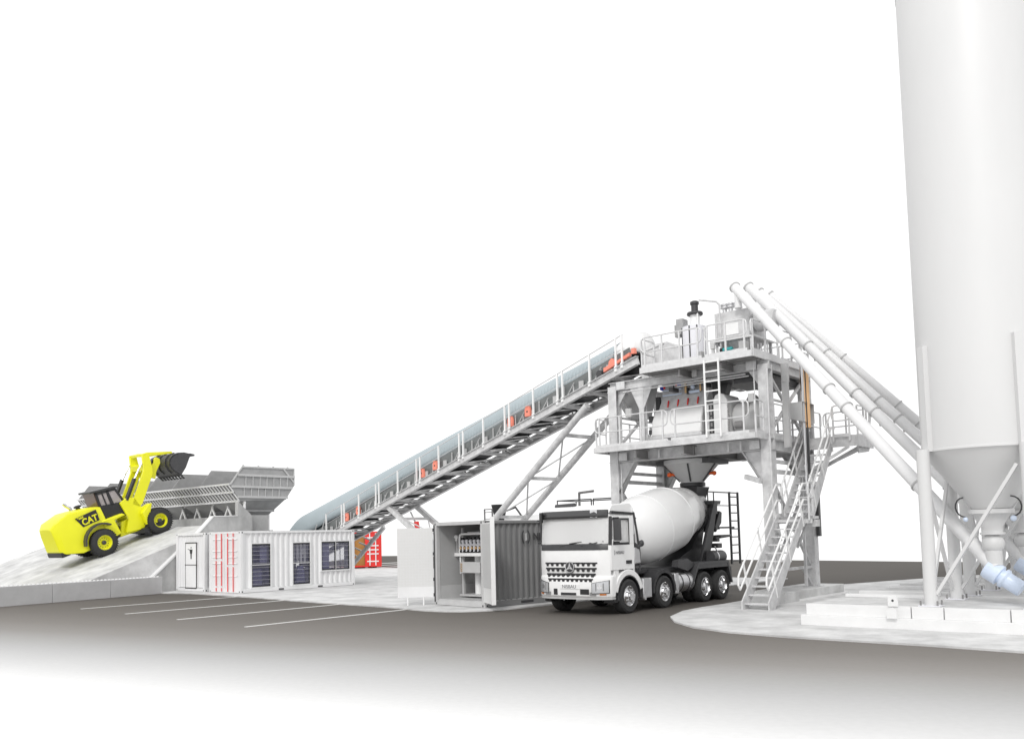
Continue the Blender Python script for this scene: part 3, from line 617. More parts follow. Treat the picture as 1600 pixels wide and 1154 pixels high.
# ================================================================== conveyor (its own axes: x across, y down the belt from the tower end)
cv = thing('belt_conveyor', 'long inclined belt conveyor under a pale blue ribbed cover, rising to the tower', 'conveyor', 24.66, 16.5, 0, own=True, yaw=math.radians(-7.41))
XN, XF = 0., 1.7
def zc(y): return 7.61-.2746*y          # top of side girder
def zr(y): return 8.77-.2335*y          # ridge of cover
Y0, Y1 = -1.25, 23.8
def chord(x):
    MB().beam((x, Y1, zc(Y1)-.135), (x, Y0, zc(Y0)-.135), .09, .27).beam((x-.04, Y1, zc(Y1)), (x-.04, Y0, zc(Y0)), .16, .02).beam((x-.04, Y1, zc(Y1)-.27), (x-.04, Y0, zc(Y0)-.27), .16, .02).build('side_girder', 'steel', cv)
chord(XN); chord(XF)
q = MB()
for i in range(20):
    y = 22.4-i*1.18; q.beam((XN, y, zc(y)-.2), (XF, y, zc(y)-.2), .18, .1)
    q.beam((XN, y, zc(y)-.22), (XF, y-1.05, zc(y-1.05)-.24), .05, .05)
q.build('cross_bracing', 'steel', cv)
q = MB()
for i in range(17):
    y = 22.0-i*1.34; z = zc(y)+.22
    for a, b, za, zb2 in ((.36, .66, .16, 0), (.66, 1.06, 0, 0), (1.06, 1.36, 0, .16)): MB().tube((a, y, z+za), (b, y, z+zb2), .05, 8).build('idler', 'dark', cv)
    q.beam((.2, y, zc(y)-.1), (.2, y, z+.16), .05, .05); q.beam((1.5, y, zc(y)-.1), (1.5, y, z+.16), .05, .05); q.beam((.2, y, z-.1), (1.5, y, z-.1), .06, .06)
    MB().tube((.4, y-.45, zc(y-.45)-.1), (1.3, y-.45, zc(y-.45)-.1), .06, 8).build('return_idler', 'dark', cv)
    for a, b in ((.14, .84), (1.54, .84)): q.beam((a, y-.45, zc(y-.45)-.2), (b, y-.85, zc(y-.85)-.22), .035, .035)
q.build('idler_frames', 'rail', cv)
MB().beam((.85, 24.0, zc(24)+.32), (.85, -.9, zc(-.9)+.32), 1.0, .02).build('belt', 'black', cv)
MB().beam((.85, 23.6, zc(23.6)-.02), (.85, -.7, zc(-.7)-.02), .8, .02).build('return_belt', 'black', cv)
q = MB()
for x in (.2, 1.5): q.beam((x, 23.4, zc(23.4)+.36), (x, -.8, zc(-.8)+.3), .02, .5)
q.build('side_skirt', 'skirt', cv)
for i in range(17):
    q = MB(); y = 22.1-i*1.32; q.beam((.12, y, zc(y)), (.12, y, zc(y)+.5), .045, .03)
    q.beam((.12, y-.06, zc(y)+.02), (.12, y-.5, zc(y-.5)+.42), .028, .028)
    q.box(.1, .14, y-.96, y-.74, zc(y-.85)-.04, zc(y-.85)+.34)
    q.build('idler_bracket', 'binl', cv)
# ribbed cover: corrugations run round the arch
def arch(y0, y1, m, name, step=.09, amp=.022, cap=False):
    mb = MB(); NA = 18; n = int((y0-y1)/step); vs = []; fs = []
    for k in range(n+1):
        y = y0-(y0-y1)*k/n; r = amp*(1 if k % 2 else -1); end = max(0, 1-((y0-y)/1.6)) if y0 > 20 else 0
        drop = .75*end**2; base = zc(y)+.40+.019*y; hgt = zr(y)-base
        for i in range(NA+1):
            a = PI*i/NA; sn = math.sin(a)**.75 if 0 < i < NA else 0
            vs.append((.88-math.cos(a)*(.60+r), y, base+(hgt+r-drop)*sn))
    for k in range(n):
        for i in range(NA): a = k*(NA+1)+i; fs.append((a, a+1, a+NA+2, a+NA+1))
    mb.add(vs, fs)
    if cap: mb.add(vs[-NA-1:], [list(range(NA+1))])
    return mb.build(name, m, cv, ang=60 if cap else 14)
cvr = arch(24.1, .06, 'cover', 'cover')
sol = cvr.modifiers.new('thickness', 'SOLIDIFY'); sol.thickness = .012
hd = arch(.05, -.85, 'white', 'head_hood', .2, .003, True); sol = hd.modifiers.new('thickness', 'SOLIDIFY'); sol.thickness = .02
for y in (18.83, 17.37, 17.13, 15.83, 14.37, 14.11, 12.61, 11.18, 10.92, 9.59, 8.2, 7.94, 6.66, 5.37, 5.11, 3.76, 2.48, 2.22, .89, -.33, -.61):
    MB().beam((-.05, y, zc(y)-.1), (-.05, y, zc(y)+1.02), .062, .055).box(-.1, 0, y-.05, y+.05, zc(y)-.12, zc(y)+.06).build('rail_post', 'white', cv)
MB().sweep([(-.05, 18.87, zc(18.87)+1.0), (-.05, -.65, zc(-.65)+1.0)], .019).build('handrail', 'rail', cv)
MB().sweep([(-.05, 18.87, zc(18.87)+.52), (-.05, -.65, zc(-.65)+.52)], .013).build('knee_rail', 'rail', cv)
for y in (20.4, 19.6): MB().beam((-.02, y, zc(y)), (-.02, y-.6, zc(y)+.95), .04, .04).build('tail_guard', 'rail', cv)
for y in (17.06, 16.03, 10.89, 9.95, 5.14, 4.16):
    z = zc(y)+.31
    g = MB().ext([(0, y-.14, z-.18), (0, y+.14, z-.18), (0, y+.14, z+.1), (0, y+.08, z+.21), (0, y-.08, z+.21), (0, y-.14, z+.1)], (.1, 0, 0)).build('guard_box', 'coral', cv, bevel=.01)
    MB().box(-.004, .02, y-.035, y+.035, z-.03, z+.03).build('guard_hole', 'black', g)
y = -.17; z = zc(y)+.12
MB().ext([(-.04, y-.75, z+.25), (-.04, y+.42, z-.12), (-.04, y+.42, z+.02), (-.04, y+.2, z+.07), (-.04, y+.17, z+.2), (-.04, y+.05, z+.3), (-.04, y-.05, z+.24), (-.04, y-.1, z+.14), (-.04, y-.75, z+.36)], (.1, 0, 0)).build('drive_guard', 'coral', cv)
MB().box(-.02, .1, -1.12, -.98, zc(-1.05)+.18, zc(-1.05)+.36).build('switch_box', 'coral', cv)
MB().tube((-.06, .45, zc(.45)+.14), (.54, .45, zc(.45)+.14), .13, 14).build('drive_drum', 'dark', cv)
# trestles
def tl(y): return 6.65*(10.0-y)/8.83
for x in (.1, 1.7):
    MB().tube((x, 9.95, .04), (x, 1.17, 6.65), .125, 14).build('trestle_leg', 'steel', cv)
    MB().beam((x, 7.4, .04), (x, 13.62, 3.62), .17, .21).build('trestle_leg', 'steel', cv)
q = MB()
for y in (2.4, 4.3, 6.15, 8.1): q.beam((.1, y, tl(y)), (1.7, y, tl(y)), .12, .12)
for a, b in ((2.4, 4.3), (4.3, 6.15), (6.15, 8.1)): q.tube((.1, a, tl(a)), (1.7, b, tl(b)), .03, 6); q.tube((1.7, a, tl(a)), (.1, b, tl(b)), .03, 6)
q.build('trestle_bracing', 'steel', cv)
MB().beam((1.9, 19.6, .85), (1.88, 16.6, 2.75), .1, .2).build('tail_strut', 'steel', cv)
for i in range(5): MB().beam((1.9, 19.4-i*.42, 1.0+i*.27), (1.9, 20.2-i*.42, 1.2+i*.27), .05, .07).build('tail_step', 'steel', cv)
MB().beam((.1, 12.6, 3.03), (1.7, 12.6, 3.03), .12, .12).tube((.1, 10.2, 1.65), (1.7, 12.8, 3.15), .03, 6).tube((1.7, 10.2, 1.65), (.1, 12.8, 3.15), .03, 6).build('strut_bracing', 'steel', cv)
MB().tube((.85, 12.4, 2.46), (.85, 12.5, 2.88), .115, 14).build('warning_lamp', 'red', cv)
MB().beam((.9, 12.3, 2.4), (.9, 13.0, 3.35), .05, .05).build('lamp_arm', 'steel', cv)
MB().add([(.3, .35, 7.17), (1.45, .35, 7.17), (1.45, -.92, 7.2), (.3, -.92, 7.2), (.62, -.24, 6.0), (1.14, -.24, 6.0), (1.14, -.8, 6.0), (.62, -.8, 6.0)],
    [(0, 1, 5, 4), (1, 2, 6, 5), (2, 3, 7, 6), (3, 0, 4, 7), (4, 5, 6, 7), (0, 1, 2, 3)]).build('discharge_funnel', 'bin', cv)

# ================================================================== water tank behind the grey container
wt = thing('water_tank', 'white lying cylindrical tank with a grey guard rail, behind the grey container', 'tank', 27.6, 20.5, 0)
MB().lathe([(0, -.12), (.6, -.08), (1.05, 0), (1.1, .1), (1.1, 6.2), (1.05, 6.3), (0, 6.4)], (27.6, 17.4, 1.93), (0, 1, 0), 36).build('barrel', 'white', wt)
MB().box(26.9, 28.3, 18.2, 18.5, .05, 1.2).box(26.9, 28.3, 22.5, 22.8, .05, 1.2).build('saddles', 'steel', wt)
q = MB()
for a, b in ((20.6, 18.9), (18.8, 17.3)):
    q.sweep([(26.9, a, 2.75), (26.9, a, 3.53), (26.9, b, 3.53), (26.9, b, 2.75)], .025)
q.sweep([(28.2, 20.6, 2.7), (28.2, 20.6, 3.53), (28.2, 17.3, 3.53), (28.2, 17.3, 2.7)], .025).sweep([(26.9, 20.6, 3.53), (28.2, 20.6, 3.53)], .025)
q.build('guard_rail', 'dark', wt)
MB().sweep([(27.2, 19.7, 2.9), (27.2, 19.7, 3.82), (27.2, 19.0, 3.86)], .05).build('vent_pipe', 'steel_d', wt)
q = MB().beam((26.8, 24.55, .05), (26.8, 24.55, 3.35), .06, .04).beam((26.8, 24.1, .05), (26.8, 24.1, 3.35), .06, .04)
for i in range(11): q.beam((26.8, 24.1, .3+i*.29), (26.8, 24.55, .3+i*.29), .03, .03)
q.beam((26.8, 23.3, 3.33), (26.8, 24.55, 3.33), .04, .04); q.build('ladder', 'steel_d', wt)
MB().lathe([(0, 2.45), (.09, 2.45), (.09, 2.7), (.2, 2.85), (.36, 3.5), (.33, 3.5), (0, 3.0)], (26.6, 23.5, 0), (0, 0, 1), 24).build('inlet_funnel', 'black', wt)
MB().sweep([(26.6, 23.2, 3.2), (26.6, 22.6, 3.35), (26.6, 22.3, 3.0)], .04).build('hose', 'dark', wt)

wt.location = wd(29.2, 21.75)
# ================================================================== mixer truck (front towards -u)
tk = thing('mixer_truck', 'white four axle concrete mixer truck parked under the tower discharge', 'truck', 22.3, 13.98, 0)
VN, VF = 12.94, 15.28; VC = 14.11; SHORT_NOSE[0] = True
# chassis
MB().box(18.95, 26.1, VC-.42, VC-.3, .62, .86).box(18.95, 26.1, VC+.3, VC+.42, .62, .86).box(19.0, 26.0, VC-.3, VC+.3, .5, .7).build('chassis', 'black', tk)
MB().box(20.75, 26.0, VC-.55, VC+.55, .86, 1.12).box(20.6, 26.15, VC-.75, VC+.75, 1.0, 1.1).build('sub_frame', 'dark', tk)
MB().box(25.95, 26.12, VN+.1, VF-.1, .55, 1.0).box(26.1, 26.22, VN+.2, VF-.2, .42, .6).build('rear_bumper', 'black', tk)
# cab shell in panels so that one sees into it
cab = MB()
cab.loft([(18.70, 1.0), (18.64, 1.3), (18.66, 1.62), (18.70, 1.86), (18.78, 1.86), (18.78, 1.0)], VN+.02, VF-.02)          # front panel
cab.box(20.2, 20.27, VN+.02, VF-.02, 1.12, 2.84)                                                                # back wall
cab.loft([(18.86, 2.58), (18.83, 2.62), (18.98, 2.80), (19.25, 2.90), (20.15, 2.95), (20.27, 2.86), (20.27, 2.58)], VN+.04, VF-.04)  # roof
cab.build('cab', 'white', tk, bevel=.03)
for vv, sg in ((VN, 1), (VF, -1)):
    d = MB(); a, b = vv, vv+sg*.06
    d.uz([(18.72, 1.18), (18.70, 1.86), (20.24, 1.86), (20.24, 1.18)], a, b)
    d.uz([(20.0, 1.86), (20.24, 1.86), (20.24, 2.62), (20.0, 2.62)], a, b)
    d.uz([(18.99, 2.52), (20.0, 2.52), (20.0, 2.62), (18.86, 2.62)], a, b); d.uz([(19.02, 1.86), (19.1, 1.86), (19.1, 2.0), (19.02, 1.95)], a, b)
    do = d.build('door', 'white', tk, bevel=.012)
    MB().uz([(18.70, 1.84), (18.80, 1.84), (18.96, 2.58), (18.86, 2.60)], vv-sg*.006, vv+sg*.05).build('window_pillar', 'black', do)
    MB().uz([(18.84, 1.87), (20.0, 1.87), (20.0, 2.53), (19.0, 2.53)], vv+sg*.03, vv+sg*.036).build('side_window', 'glass', do)
    MB().uz([(19.05, 1.84), (20.02, 1.84), (20.02, 2.55), (19.03, 2.55), (19.03, 2.5), (19.98, 2.5), (19.98, 1.9), (19.05, 1.9)], vv-sg*.004, vv+sg*.004).build('window_seal', 'black', do)
    MB().box(19.82, 20.08, min(vv-sg*.02, vv), max(vv-sg*.02, vv), 1.33, 1.42).build('door_handle', 'black', do)
MB().loft([(18.71, 1.86), (18.87, 2.6), (18.878, 2.6), (18.718, 1.86)], VN+.06, VF-.06, 18).build('windscreen', 'glass', tk)
q = MB().box(18.9, 20.18, VN+.08, VF-.08, 1.2, 1.25).box(18.8, 19.1, VN+.1, VF-.1, 1.6, 1.8)
for vv in (13.25, 14.35): q.box(19.5, 19.95, vv, vv+.45, 1.35, 1.7); q.box(19.85, 20.0, vv, vv+.45, 1.7, 2.35)
q.box(20.1, 20.19, VN+.1, VF-.1, 1.25, 2.6); q.build('cab_interior', 'white', tk, bevel=.03)
q = MB()
for i in range(9): q.tube((19.3+.03*(i % 2), 14.5+i*.08, 1.85), (19.3+.03*(i % 2), 14.5+i*.08, 2.5), .045, 8)
q.build('curtain', 'inner', tk)
MB().loft([(18.74, 2.56), (18.66, 2.62), (18.74, 2.78), (18.92, 2.78), (18.88, 2.58)], VN+.06, VF-.06).build('sun_visor', 'visor', tk, bevel=.02)
MB().box(18.70, 18.73, VN+.3, VN+.5, 2.58, 2.78).build('visor_light', 'alu', tk)
MB().uz([(18.85, 2.66), (18.95, 2.74), (20.28, 2.70), (20.28, 2.64)], VN-.004, VN+.06).build('roof_stripe', 'black', tk)
MB().tube((19.3, VC+.1, 2.93), (19.3, VC+.75, 2.91), .07, 12).build('roof_horn', 'dark', tk)
MB().loft([(18.655, 1.72), (18.665, 1.86), (18.74, 1.9), (18.75, 1.72)], VN+.06, VF-.06).build('wiper_panel', 'dark', tk)
q = MB()
for a, b in ((14.45, 13.9), (13.75, 13.25)): q.beam((18.66, a, 1.82), (18.70, b, 1.92), .02, .02); q.beam((18.70, b+.25, 1.9), (18.72, b-.15, 1.94), .015, .02)
q.build('wipers', 'black', tk)
# grille: four slotted bars and the three pointed star
gr = MB()
for k, (z, hw) in enumerate(((1.38, .86), (1.24, .84), (1.09, .80), (.955, .74))):
    u0 = 18.635 if z > 1.05 else 18.60
    gr.strip(u0-.012, .06, VC-hw, VC+hw, z+.02, z+.02, z-.02, z-.02, 10)
    n = 10
    for i in range(n):
        c = VC-hw+(i+.5)*2*hw/n
        if k < 2 and abs(c-VC) < .2: continue
        gr.ext([(u0-.012, c-.05, z-.019), (u0-.012, c+.05, z-.019), (u0-.012, c+.034, z-.08), (u0-.012, c-.034, z-.08)], (.05, 0, 0))
gr.build('grille', 'black', tk)
st = MB().lathe([(0, 0), (.15, 0), (.15, .035), (.13, .045), (0, .045)], (18.64, VC, 1.27), (-1, 0, 0), 32).build('star_badge', 'dark', tk)
s3 = MB()
for k in range(3):
    a = PI/2+k*2*PI/3; d = Vector((0, math.cos(a), math.sin(a))); n = Vector((0, -d.z, d.y)); c = Vector((18.592, VC, 1.27))
    s3.ext([c+d*.135, c+n*.034+d*.02, c-d*.03, c-n*.034+d*.02], (-.014, 0, 0))
s3.build('star', 'alu', st)
rg = MB()
for i in range(32):
    a, b = 2*PI*i/32, 2*PI*(i+1)/32
    rg.tube((18.593, VC+.14*math.cos(a), 1.27+.14*math.sin(a)), (18.593, VC+.14*math.cos(b), 1.27+.14*math.sin(b)), .011, 6)
rg.build('ring', 'alu', st)
# bumper
bp = MB().loft([(18.66, .46), (18.58, .52), (18.57, .8), (18.62, 1.04), (18.8, 1.06), (19.36, 1.06), (19.36, .75), (19.28, .52), (19.2, .46)], VN-.01, VF+.01).build('bumper', 'white', tk, bevel=.045)
MB().loft([(18.6, .425), (18.6, .47), (19.2, .47), (19.2, .425)], VN+.0, VF-.0).build('bumper_lip', 'cgrey2', tk); MB().box(19.02, 19.42, VN+.02, VN+.3, .32, .72).box(19.02, 19.42, VF-.3, VF-.02, .32, .72).build('side_steps', 'black', tk, bevel=.02)
for c in (VN+.26, VF-.26):
    fl_ = 1 if c < VC else -1; o_ = (lambda a: c+fl_*a)
    MB().strip(18.552, .05, o_(-.235), o_(.20), .935, .86, .59, .575).build('headlight_surround', 'dark', tk)
    hl = MB().strip(18.545, .05, o_(-.22), o_(.185), .92, .85, .61, .595).build('headlight', 'lamp', tk)
    sg = -1 if c < VC else 1
    MB().lathe([(0, 0), (.06, 0), (.06, .03), (0, .03)], (18.565, o_(-.02), .76), (-1, 0, 0), 16).build('reflector', 'chrome', hl)
    for a in (-.12, .06): MB().strip(18.538, .02, o_(a), o_(a+.025), .86, .85, .66, .65, 2).build('reflector_rib', 'cgrey', hl)
    MB().box(18.55, 18.6, c-.06+sg*.1, c+.08+sg*.1, .545, .582).build('indicator', 'amber', hl)
    MB().box(18.552, 18.6, c-.09-sg*.17, c+.09-sg*.17, .53, .62).build('fog_lamp', 'cgrey', hl)
MB().box(18.553, 18.6, VC-.62, VC-.34, .56, .7).box(18.553, 18.6, VC+.42, VC+.54, .54, .7).box(18.553, 18.6, VC-.2, VC+.3, .535, .6).build('bumper_openings', 'black', tk)
pl = MB().box(18.548, 18.58, VC-.32, VC+.32, .70, .82).build('number_plate', 'white', tk)
text('NISBAU', .13, 'lettering', 'print', tk, (18.540, VC+.25, .72), (0, -1, 0), (0, 0, 1), .002, 0, 1.05)
text('NISBAU', .115, 'lettering', 'print', tk, (19.34, VN-.006, 1.60), (1, 0, 0), (0, 0, 1), .002, .001)
lg = MB()
for i in range(16):
    a, b = 2*PI*i/16, 2*PI*(i+1)/16
    if i % 8 in (3, 4): continue
    lg.beam((19.24+.06*math.cos(a), VN-.005, 1.64+.06*math.sin(a)), (19.24+.06*math.cos(b), VN-.005, 1.64+.06*math.sin(b)), .006, .014)
lg.build('emblem', 'print', tk)
# mirrors
for vv, sg in ((VN, -1), (VF, 1)):
    m_ = MB().box(19.0, 19.18, min(vv+sg*.02, vv+sg*(.26 if sg < 0 else .1)), max(vv+sg*.02, vv+sg*(.26 if sg < 0 else .1)), 1.96, 2.52).build('mirror', 'dark', tk, bevel=.04)
    MB().tube((19.08, vv, 2.55), (19.08, vv+sg*.2, 2.55), .02, 8).tube((19.08, vv, 1.92), (19.08, vv+sg*.2, 1.92), .02, 8).build('mirror_arm', 'black', m_)
MB().tube((18.72, VF-.35, 2.68), (18.58, VF-.2, 2.72), .02, 8).box(18.5, 18.62, VF-.26, VF-.1, 2.48, 2.76).build('front_mirror', 'black', tk, bevel=.03)
# arches
def arch_poly(c, r0, r1, a0, a1, n=12):
    o = [(c+r1*math.cos(math.radians(a0+(a1-a0)*i/n)), .46+r1*math.sin(math.radians(a0+(a1-a0)*i/n))) for i in range(n+1)]
    return o+[(c+r0*math.cos(math.radians(a0+(a1-a0)*i/n)), .46+r0*math.sin(math.radians(a0+(a1-a0)*i/n))) for i in range(n, -1, -1)]
X1, X2, X3, X4 = 19.93, 21.76, 24.16, 25.28
for va, vb in ((VN-.01, VN+.42), (VF-.42, VF+.01)):
    MB().uz(arch_poly(X1, .56, .72, 15, 168), va, vb).uz([(19.2, .86), (19.5, .86), (19.5, 1.2), (19.2, 1.2)], va+.03, vb).build('front_fender', 'white', tk, bevel=.02)
    MB().uz(arch_poly(X1, .53, .558, -5, 175), va, vb).build('arch_liner', 'black', tk)
    MB().uz(arch_poly(X2, .54, .64, 0, 180), va, vb).build('second_fender', 'black', tk)
    f = [(23.28, .5), (23.36, .5), (23.82, 1.14), (25.66, 1.14), (25.9, .5), (25.98, .5), (25.74, 1.22), (23.76, 1.22)]
    MB().uz(f, va, vb).uz([(23.76, 1.02), (25.7, 1.02), (25.72, 1.215), (23.74, 1.215)], va+.01, va+.05).build('rear_fender', 'dark', tk)
MB().box(20.62, 21.05, VN-.02, VN+.3, .36, .9).uz([(20.6, .36), (20.66, .3), (20.75, .3), (20.75, .9), (20.6, .9)], VN-.03, VN+.28).build('tool_box', 'alu', tk, bevel=.02)
MB().box(19.22, 19.5, VN+.02, VN+.3, .36, .6).build('step', 'dark', tk, bevel=.02)
ft = MB().tube((22.62, VN+.3, .66), (23.5, VN+.3, .66), .3, 24).build('fuel_tank', 'alu', tk)
MB().tube((22.8, VN+.3, .66), (22.84, VN+.3, .66), .308, 24).tube((23.2, VN+.3, .66), (23.24, VN+.3, .66), .308, 24).build('tank_straps', 'black', ft)
MB().box(22.4, 22.62, VN+.02, VN+.55, .36, .95).build('battery_box', 'alu', tk, bevel=.02)
MB().uz([(22.7, 1.12), (23.3, .98), (23.8, 1.14), (23.3, 1.35), (22.75, 1.3)], VN+.1, VN+.3).build('mudguard_plate', 'dark', tk)
# wheels
def truck_wheel(x, vo, sg, rear):
    ax = (0, sg, 0)
    ty = MB().lathe([(.27, -.3), (.40, -.31), (.45, -.27), (.463, -.2), (.463, -.07), (.45, -.01), (.40, .02), (.27, .0)], (x, vo, .463), ax, 40).build('wheel', 'tyre', tk)
    if rear: rp_ = [(.275, .005), (.26, .01), (.24, -.03), (.225, -.14), (.13, -.16), (.13, -.05), (.1, -.03), (0, -.03)]
    else: rp_ = [(.275, .005), (.26, .015), (.245, -.02), (.23, -.05), (.17, -.01), (.15, .045), (.12, .05), (.11, .09), (0, .1)]
    MB().lathe(rp_, (x, vo, .463), ax, 36).build('rim', 'chrome', ty)
    nb = MB(); 
    for i in range(10):
        a = 2*PI*i/10; h = -.15 if rear else .03; c = Vector((x+.185*math.cos(a), vo, .463+.185*math.sin(a))); nb.tube(c+Vector((0, sg*(h-.03), 0)), c+Vector((0, sg*(h+.03), 0)), .014, 8)
    nb.build('wheel_nuts', 'alu', ty)
    if rear: MB().lathe([(.27, -.3), (.40, -.31), (.45, -.27), (.463, -.2), (.463, -.07), (.45, -.01), (.40, .02), (.27, .0)], (x, vo-sg*.33, .463), ax, 32).build('inner_tyre', 'tyre', ty)
for x, r_ in ((X1, 0), (X2, 0), (X3, 1), (X4, 1)):
    truck_wheel(x, VN-.0, -1, r_); truck_wheel(x, VF+.0, 1, r_)
q = MB()
for x in (X1, X2, X3, X4): q.tube((x, VN+.3, .46), (x, VF-.3, .46), .09, 10).ball((x, VC, .46), .18)
q.build('axles', 'black', tk)
# drum
A0 = Vector((21.12, VC, 1.92)); A1 = Vector((25.87, VC, 2.99)); ax = (A1-A0); LL = ax.length
dprof = [(0, 0), (.52, .0), (.60, .05), (.76, .3), (.96, .9), (1.025, 1.5), (1.03, 1.62), (1.03, 2.6), (.99, 2.95), (.80, 3.7), (.68, 4.1), (.66, 4.13), (.63, 4.15), (.55, 4.5), (.5, LL-.05), (.45, LL), (0, LL-.1)]
dr = MB().lathe(dprof, A0, ax, 96).build('drum', 'drum', tk, ang=30)
bs = MB(); 
for h, r in ((1.55, 1.026), (2.85, 1.005)): bs.lathe([(r-.01, h-.02), (r+.012, h-.012), (r+.012, h+.012), (r-.01, h+.02)], A0, ax, 64)
bs.build('drum_seams', 'cwhite', dr)
rl = MB().lathe([(.66, 3.85), (.76, 3.86), (.78, 3.9), (.78, 4.02), (.76, 4.06), (.64, 4.07)], A0, ax, 48).build('roller_ring', 'inner', dr)
MB().lathe([(.30, -.25), (.45, -.25), (.45, .02), (.52, .02), (.52, .0)], A0, ax, 24).build('gear_flange', 'black', dr)
# dotted circle and paler printed square on the drum's flank
xd = ax.normalized(); nd = Vector((0, -1, 0)); yd_ = xd.cross(nd) * -1
dots = MB(); hc = 1.95
for i in range(26):
    a = 2*PI*i/26; h = hc+.2*math.cos(a); ph = (.2*math.sin(a)-.22)/1.02
    rr = 1.022; c = A0+xd*h+(nd*math.cos(ph)+Vector((0, 0, 1)).cross(xd).cross(xd)*0+(xd.cross(nd))*math.sin(ph)*-1)*rr
    dots.lathe([(0, 0), (.013, 0), (.013, .006), (0, .006)], c, c-(A0+xd*h), 6)
dots.build('dotted_emblem', 'cgrey2', dr)
# pedestals, feed hopper, chutes
MB().uz([(20.55, 1.1), (21.1, 1.1), (21.0, 2.2), (20.75, 2.25)], VC-.55, VC+.55).build('front_pedestal', 'black', tk)
MB().uz([(20.5, 2.1), (20.62, 2.1), (20.62, 2.75), (20.5, 2.75)], VN+.2, VN+.45).box(20.42, 20.72, VN+.1, VN+.3, 1.3, 1.75).build('water_tank', 'alu', tk, bevel=.03)
q = MB().sweep([(20.5, VN+.15, 2.7), (20.55, VN+.1, 2.2), (20.7, VN+.12, 1.6), (20.72, VN+.15, 1.1)], .03).sweep([(20.45, VN+.2, 1.9), (20.6, VN+.1, 1.75), (20.8, VN+.1, 1.9)], .05).sweep([(20.6, VN+.25, 1.1), (20.62, VN+.25, 2.5), (20.8, VN+.3, 2.55)], .035)
q.ball((20.75, VN+.1, 1.85), .09).build('hoses', 'dark', tk)
for vv in (VC-.82, VC+.74):
    MB().uz([(24.55, 1.1), (25.05, 1.1), (25.45, 1.9), (25.72, 2.75), (25.9, 3.1), (25.62, 3.12), (25.35, 2.6), (25.0, 1.95)], vv, vv+.1).build('rear_support', 'black', tk, bevel=.01)
MB().uz([(23.1, 1.12), (25.1, 1.12), (25.5, 2.35), (25.2, 2.2), (24.6, 1.6), (23.6, 1.25)], VC-.5, VC+.5).build('rear_pedestal', 'black', tk)
MB().box(25.7, 26.0, VC-.72, VC+.72, 2.7, 3.06).uz([(25.55, 3.0), (26.05, 3.0), (26.1, 3.12), (25.5, 3.12)], VC-.8, VC+.8).build('hopper_frame', 'dark', tk)
a, b = 3.42, 3.0
MB().add([(25.1, VC-.5, 3.58), (25.95, VC-.5, 3.58), (25.95, VC+.5, 3.58), (25.1, VC+.5, 3.58), (25.4, VC-.28, 3.0), (25.9, VC-.28, 3.0), (25.9, VC+.28, 3.0), (25.4, VC+.28, 3.0),
    (25.16, VC-.44, 3.58), (25.89, VC-.44, 3.58), (25.89, VC+.44, 3.58), (25.16, VC+.44, 3.58)], [(0, 1, 5, 4), (1, 2, 6, 5), (2, 3, 7, 6), (3, 0, 4, 7), (4, 5, 6, 7), (0, 8, 9, 1), (1, 9, 10, 2), (2, 10, 11, 3), (3, 11, 8, 0), (8, 4, 5, 9), (9, 5, 6, 10), (10, 6, 7, 11), (11, 7, 4, 8)]).build('feed_hopper', 'dark', tk)
q = MB()
for i in range(7):
    s_ = A0+xd*(3.95+i*.14)
    pts = [s_+(Vector((0, 1, 0))*math.sin(t_)+xd.cross(Vector((0, 1, 0)))*-math.cos(t_))*(.86-.02*i) for t_ in [-1.6+3.2*k/12 for k in range(13)]]
    q.sweep(pts, .016, n=6)
q.build('drum_cage', 'black', tk)
MB().tube((24.95, VN+.25, 1.33), (25.75, VN+.25, 1.33), .2, 20).build('rear_cylinder', 'dark', tk)
MB().tube((25.2, VN+.25, 1.33), (25.25, VN+.25, 1.33), .208, 20).sweep([(25.2, VN+.1, 1.5), (25.05, VN+.1, 1.66)], .02).build('cylinder_strap', 'alu', tk)
MB().box(25.55, 25.85, VN+.25, VN+.6, 1.6, 1.75).box(25.6, 25.8, VN+.3, VN+.55, 1.8, 1.95).build('valve_block', 'black', tk, bevel=.02)
ch = MB().uz([(25.9, 2.1), (26.3, 2.4), (26.36, 2.75), (26.2, 2.8), (25.85, 2.3)], VC-.7, VC-.2).uz([(25.8, 1.9), (26.6, 1.95), (26.6, 2.02), (25.8, 2.0)], VC-.9, VC-.4).build('discharge_chute', 'black', tk, bevel=.02)
lv = VN+.62; q = MB()
for a in (27.22, 27.84): q.beam((a, lv, 1.02), (a, lv, 3.45), .06, .06)
for i in range(9): q.beam((27.22, lv, 1.12+i*.27), (27.84, lv, 1.12+i*.27), .04, .04)
q.beam((25.7, lv, 3.42), (27.84, lv, 3.42), .04, .04).beam((25.9, lv, 2.98), (27.22, lv, 2.98), .03, .03).beam((25.7, lv, 2.95), (25.7, lv, 3.42), .03, .03).beam((26.1, lv, 2.98), (26.1, lv, 3.42), .03, .03).beam((26.4, lv+.1, 2.25), (27.5, lv+.1, 2.25), .22, .06)
q.beam((26.1, lv+.2, 2.2), (26.6, lv+.1, 2.22), .05, .05).build('access_ladder', 'dark', tk)

SHORT_NOSE[0] = False
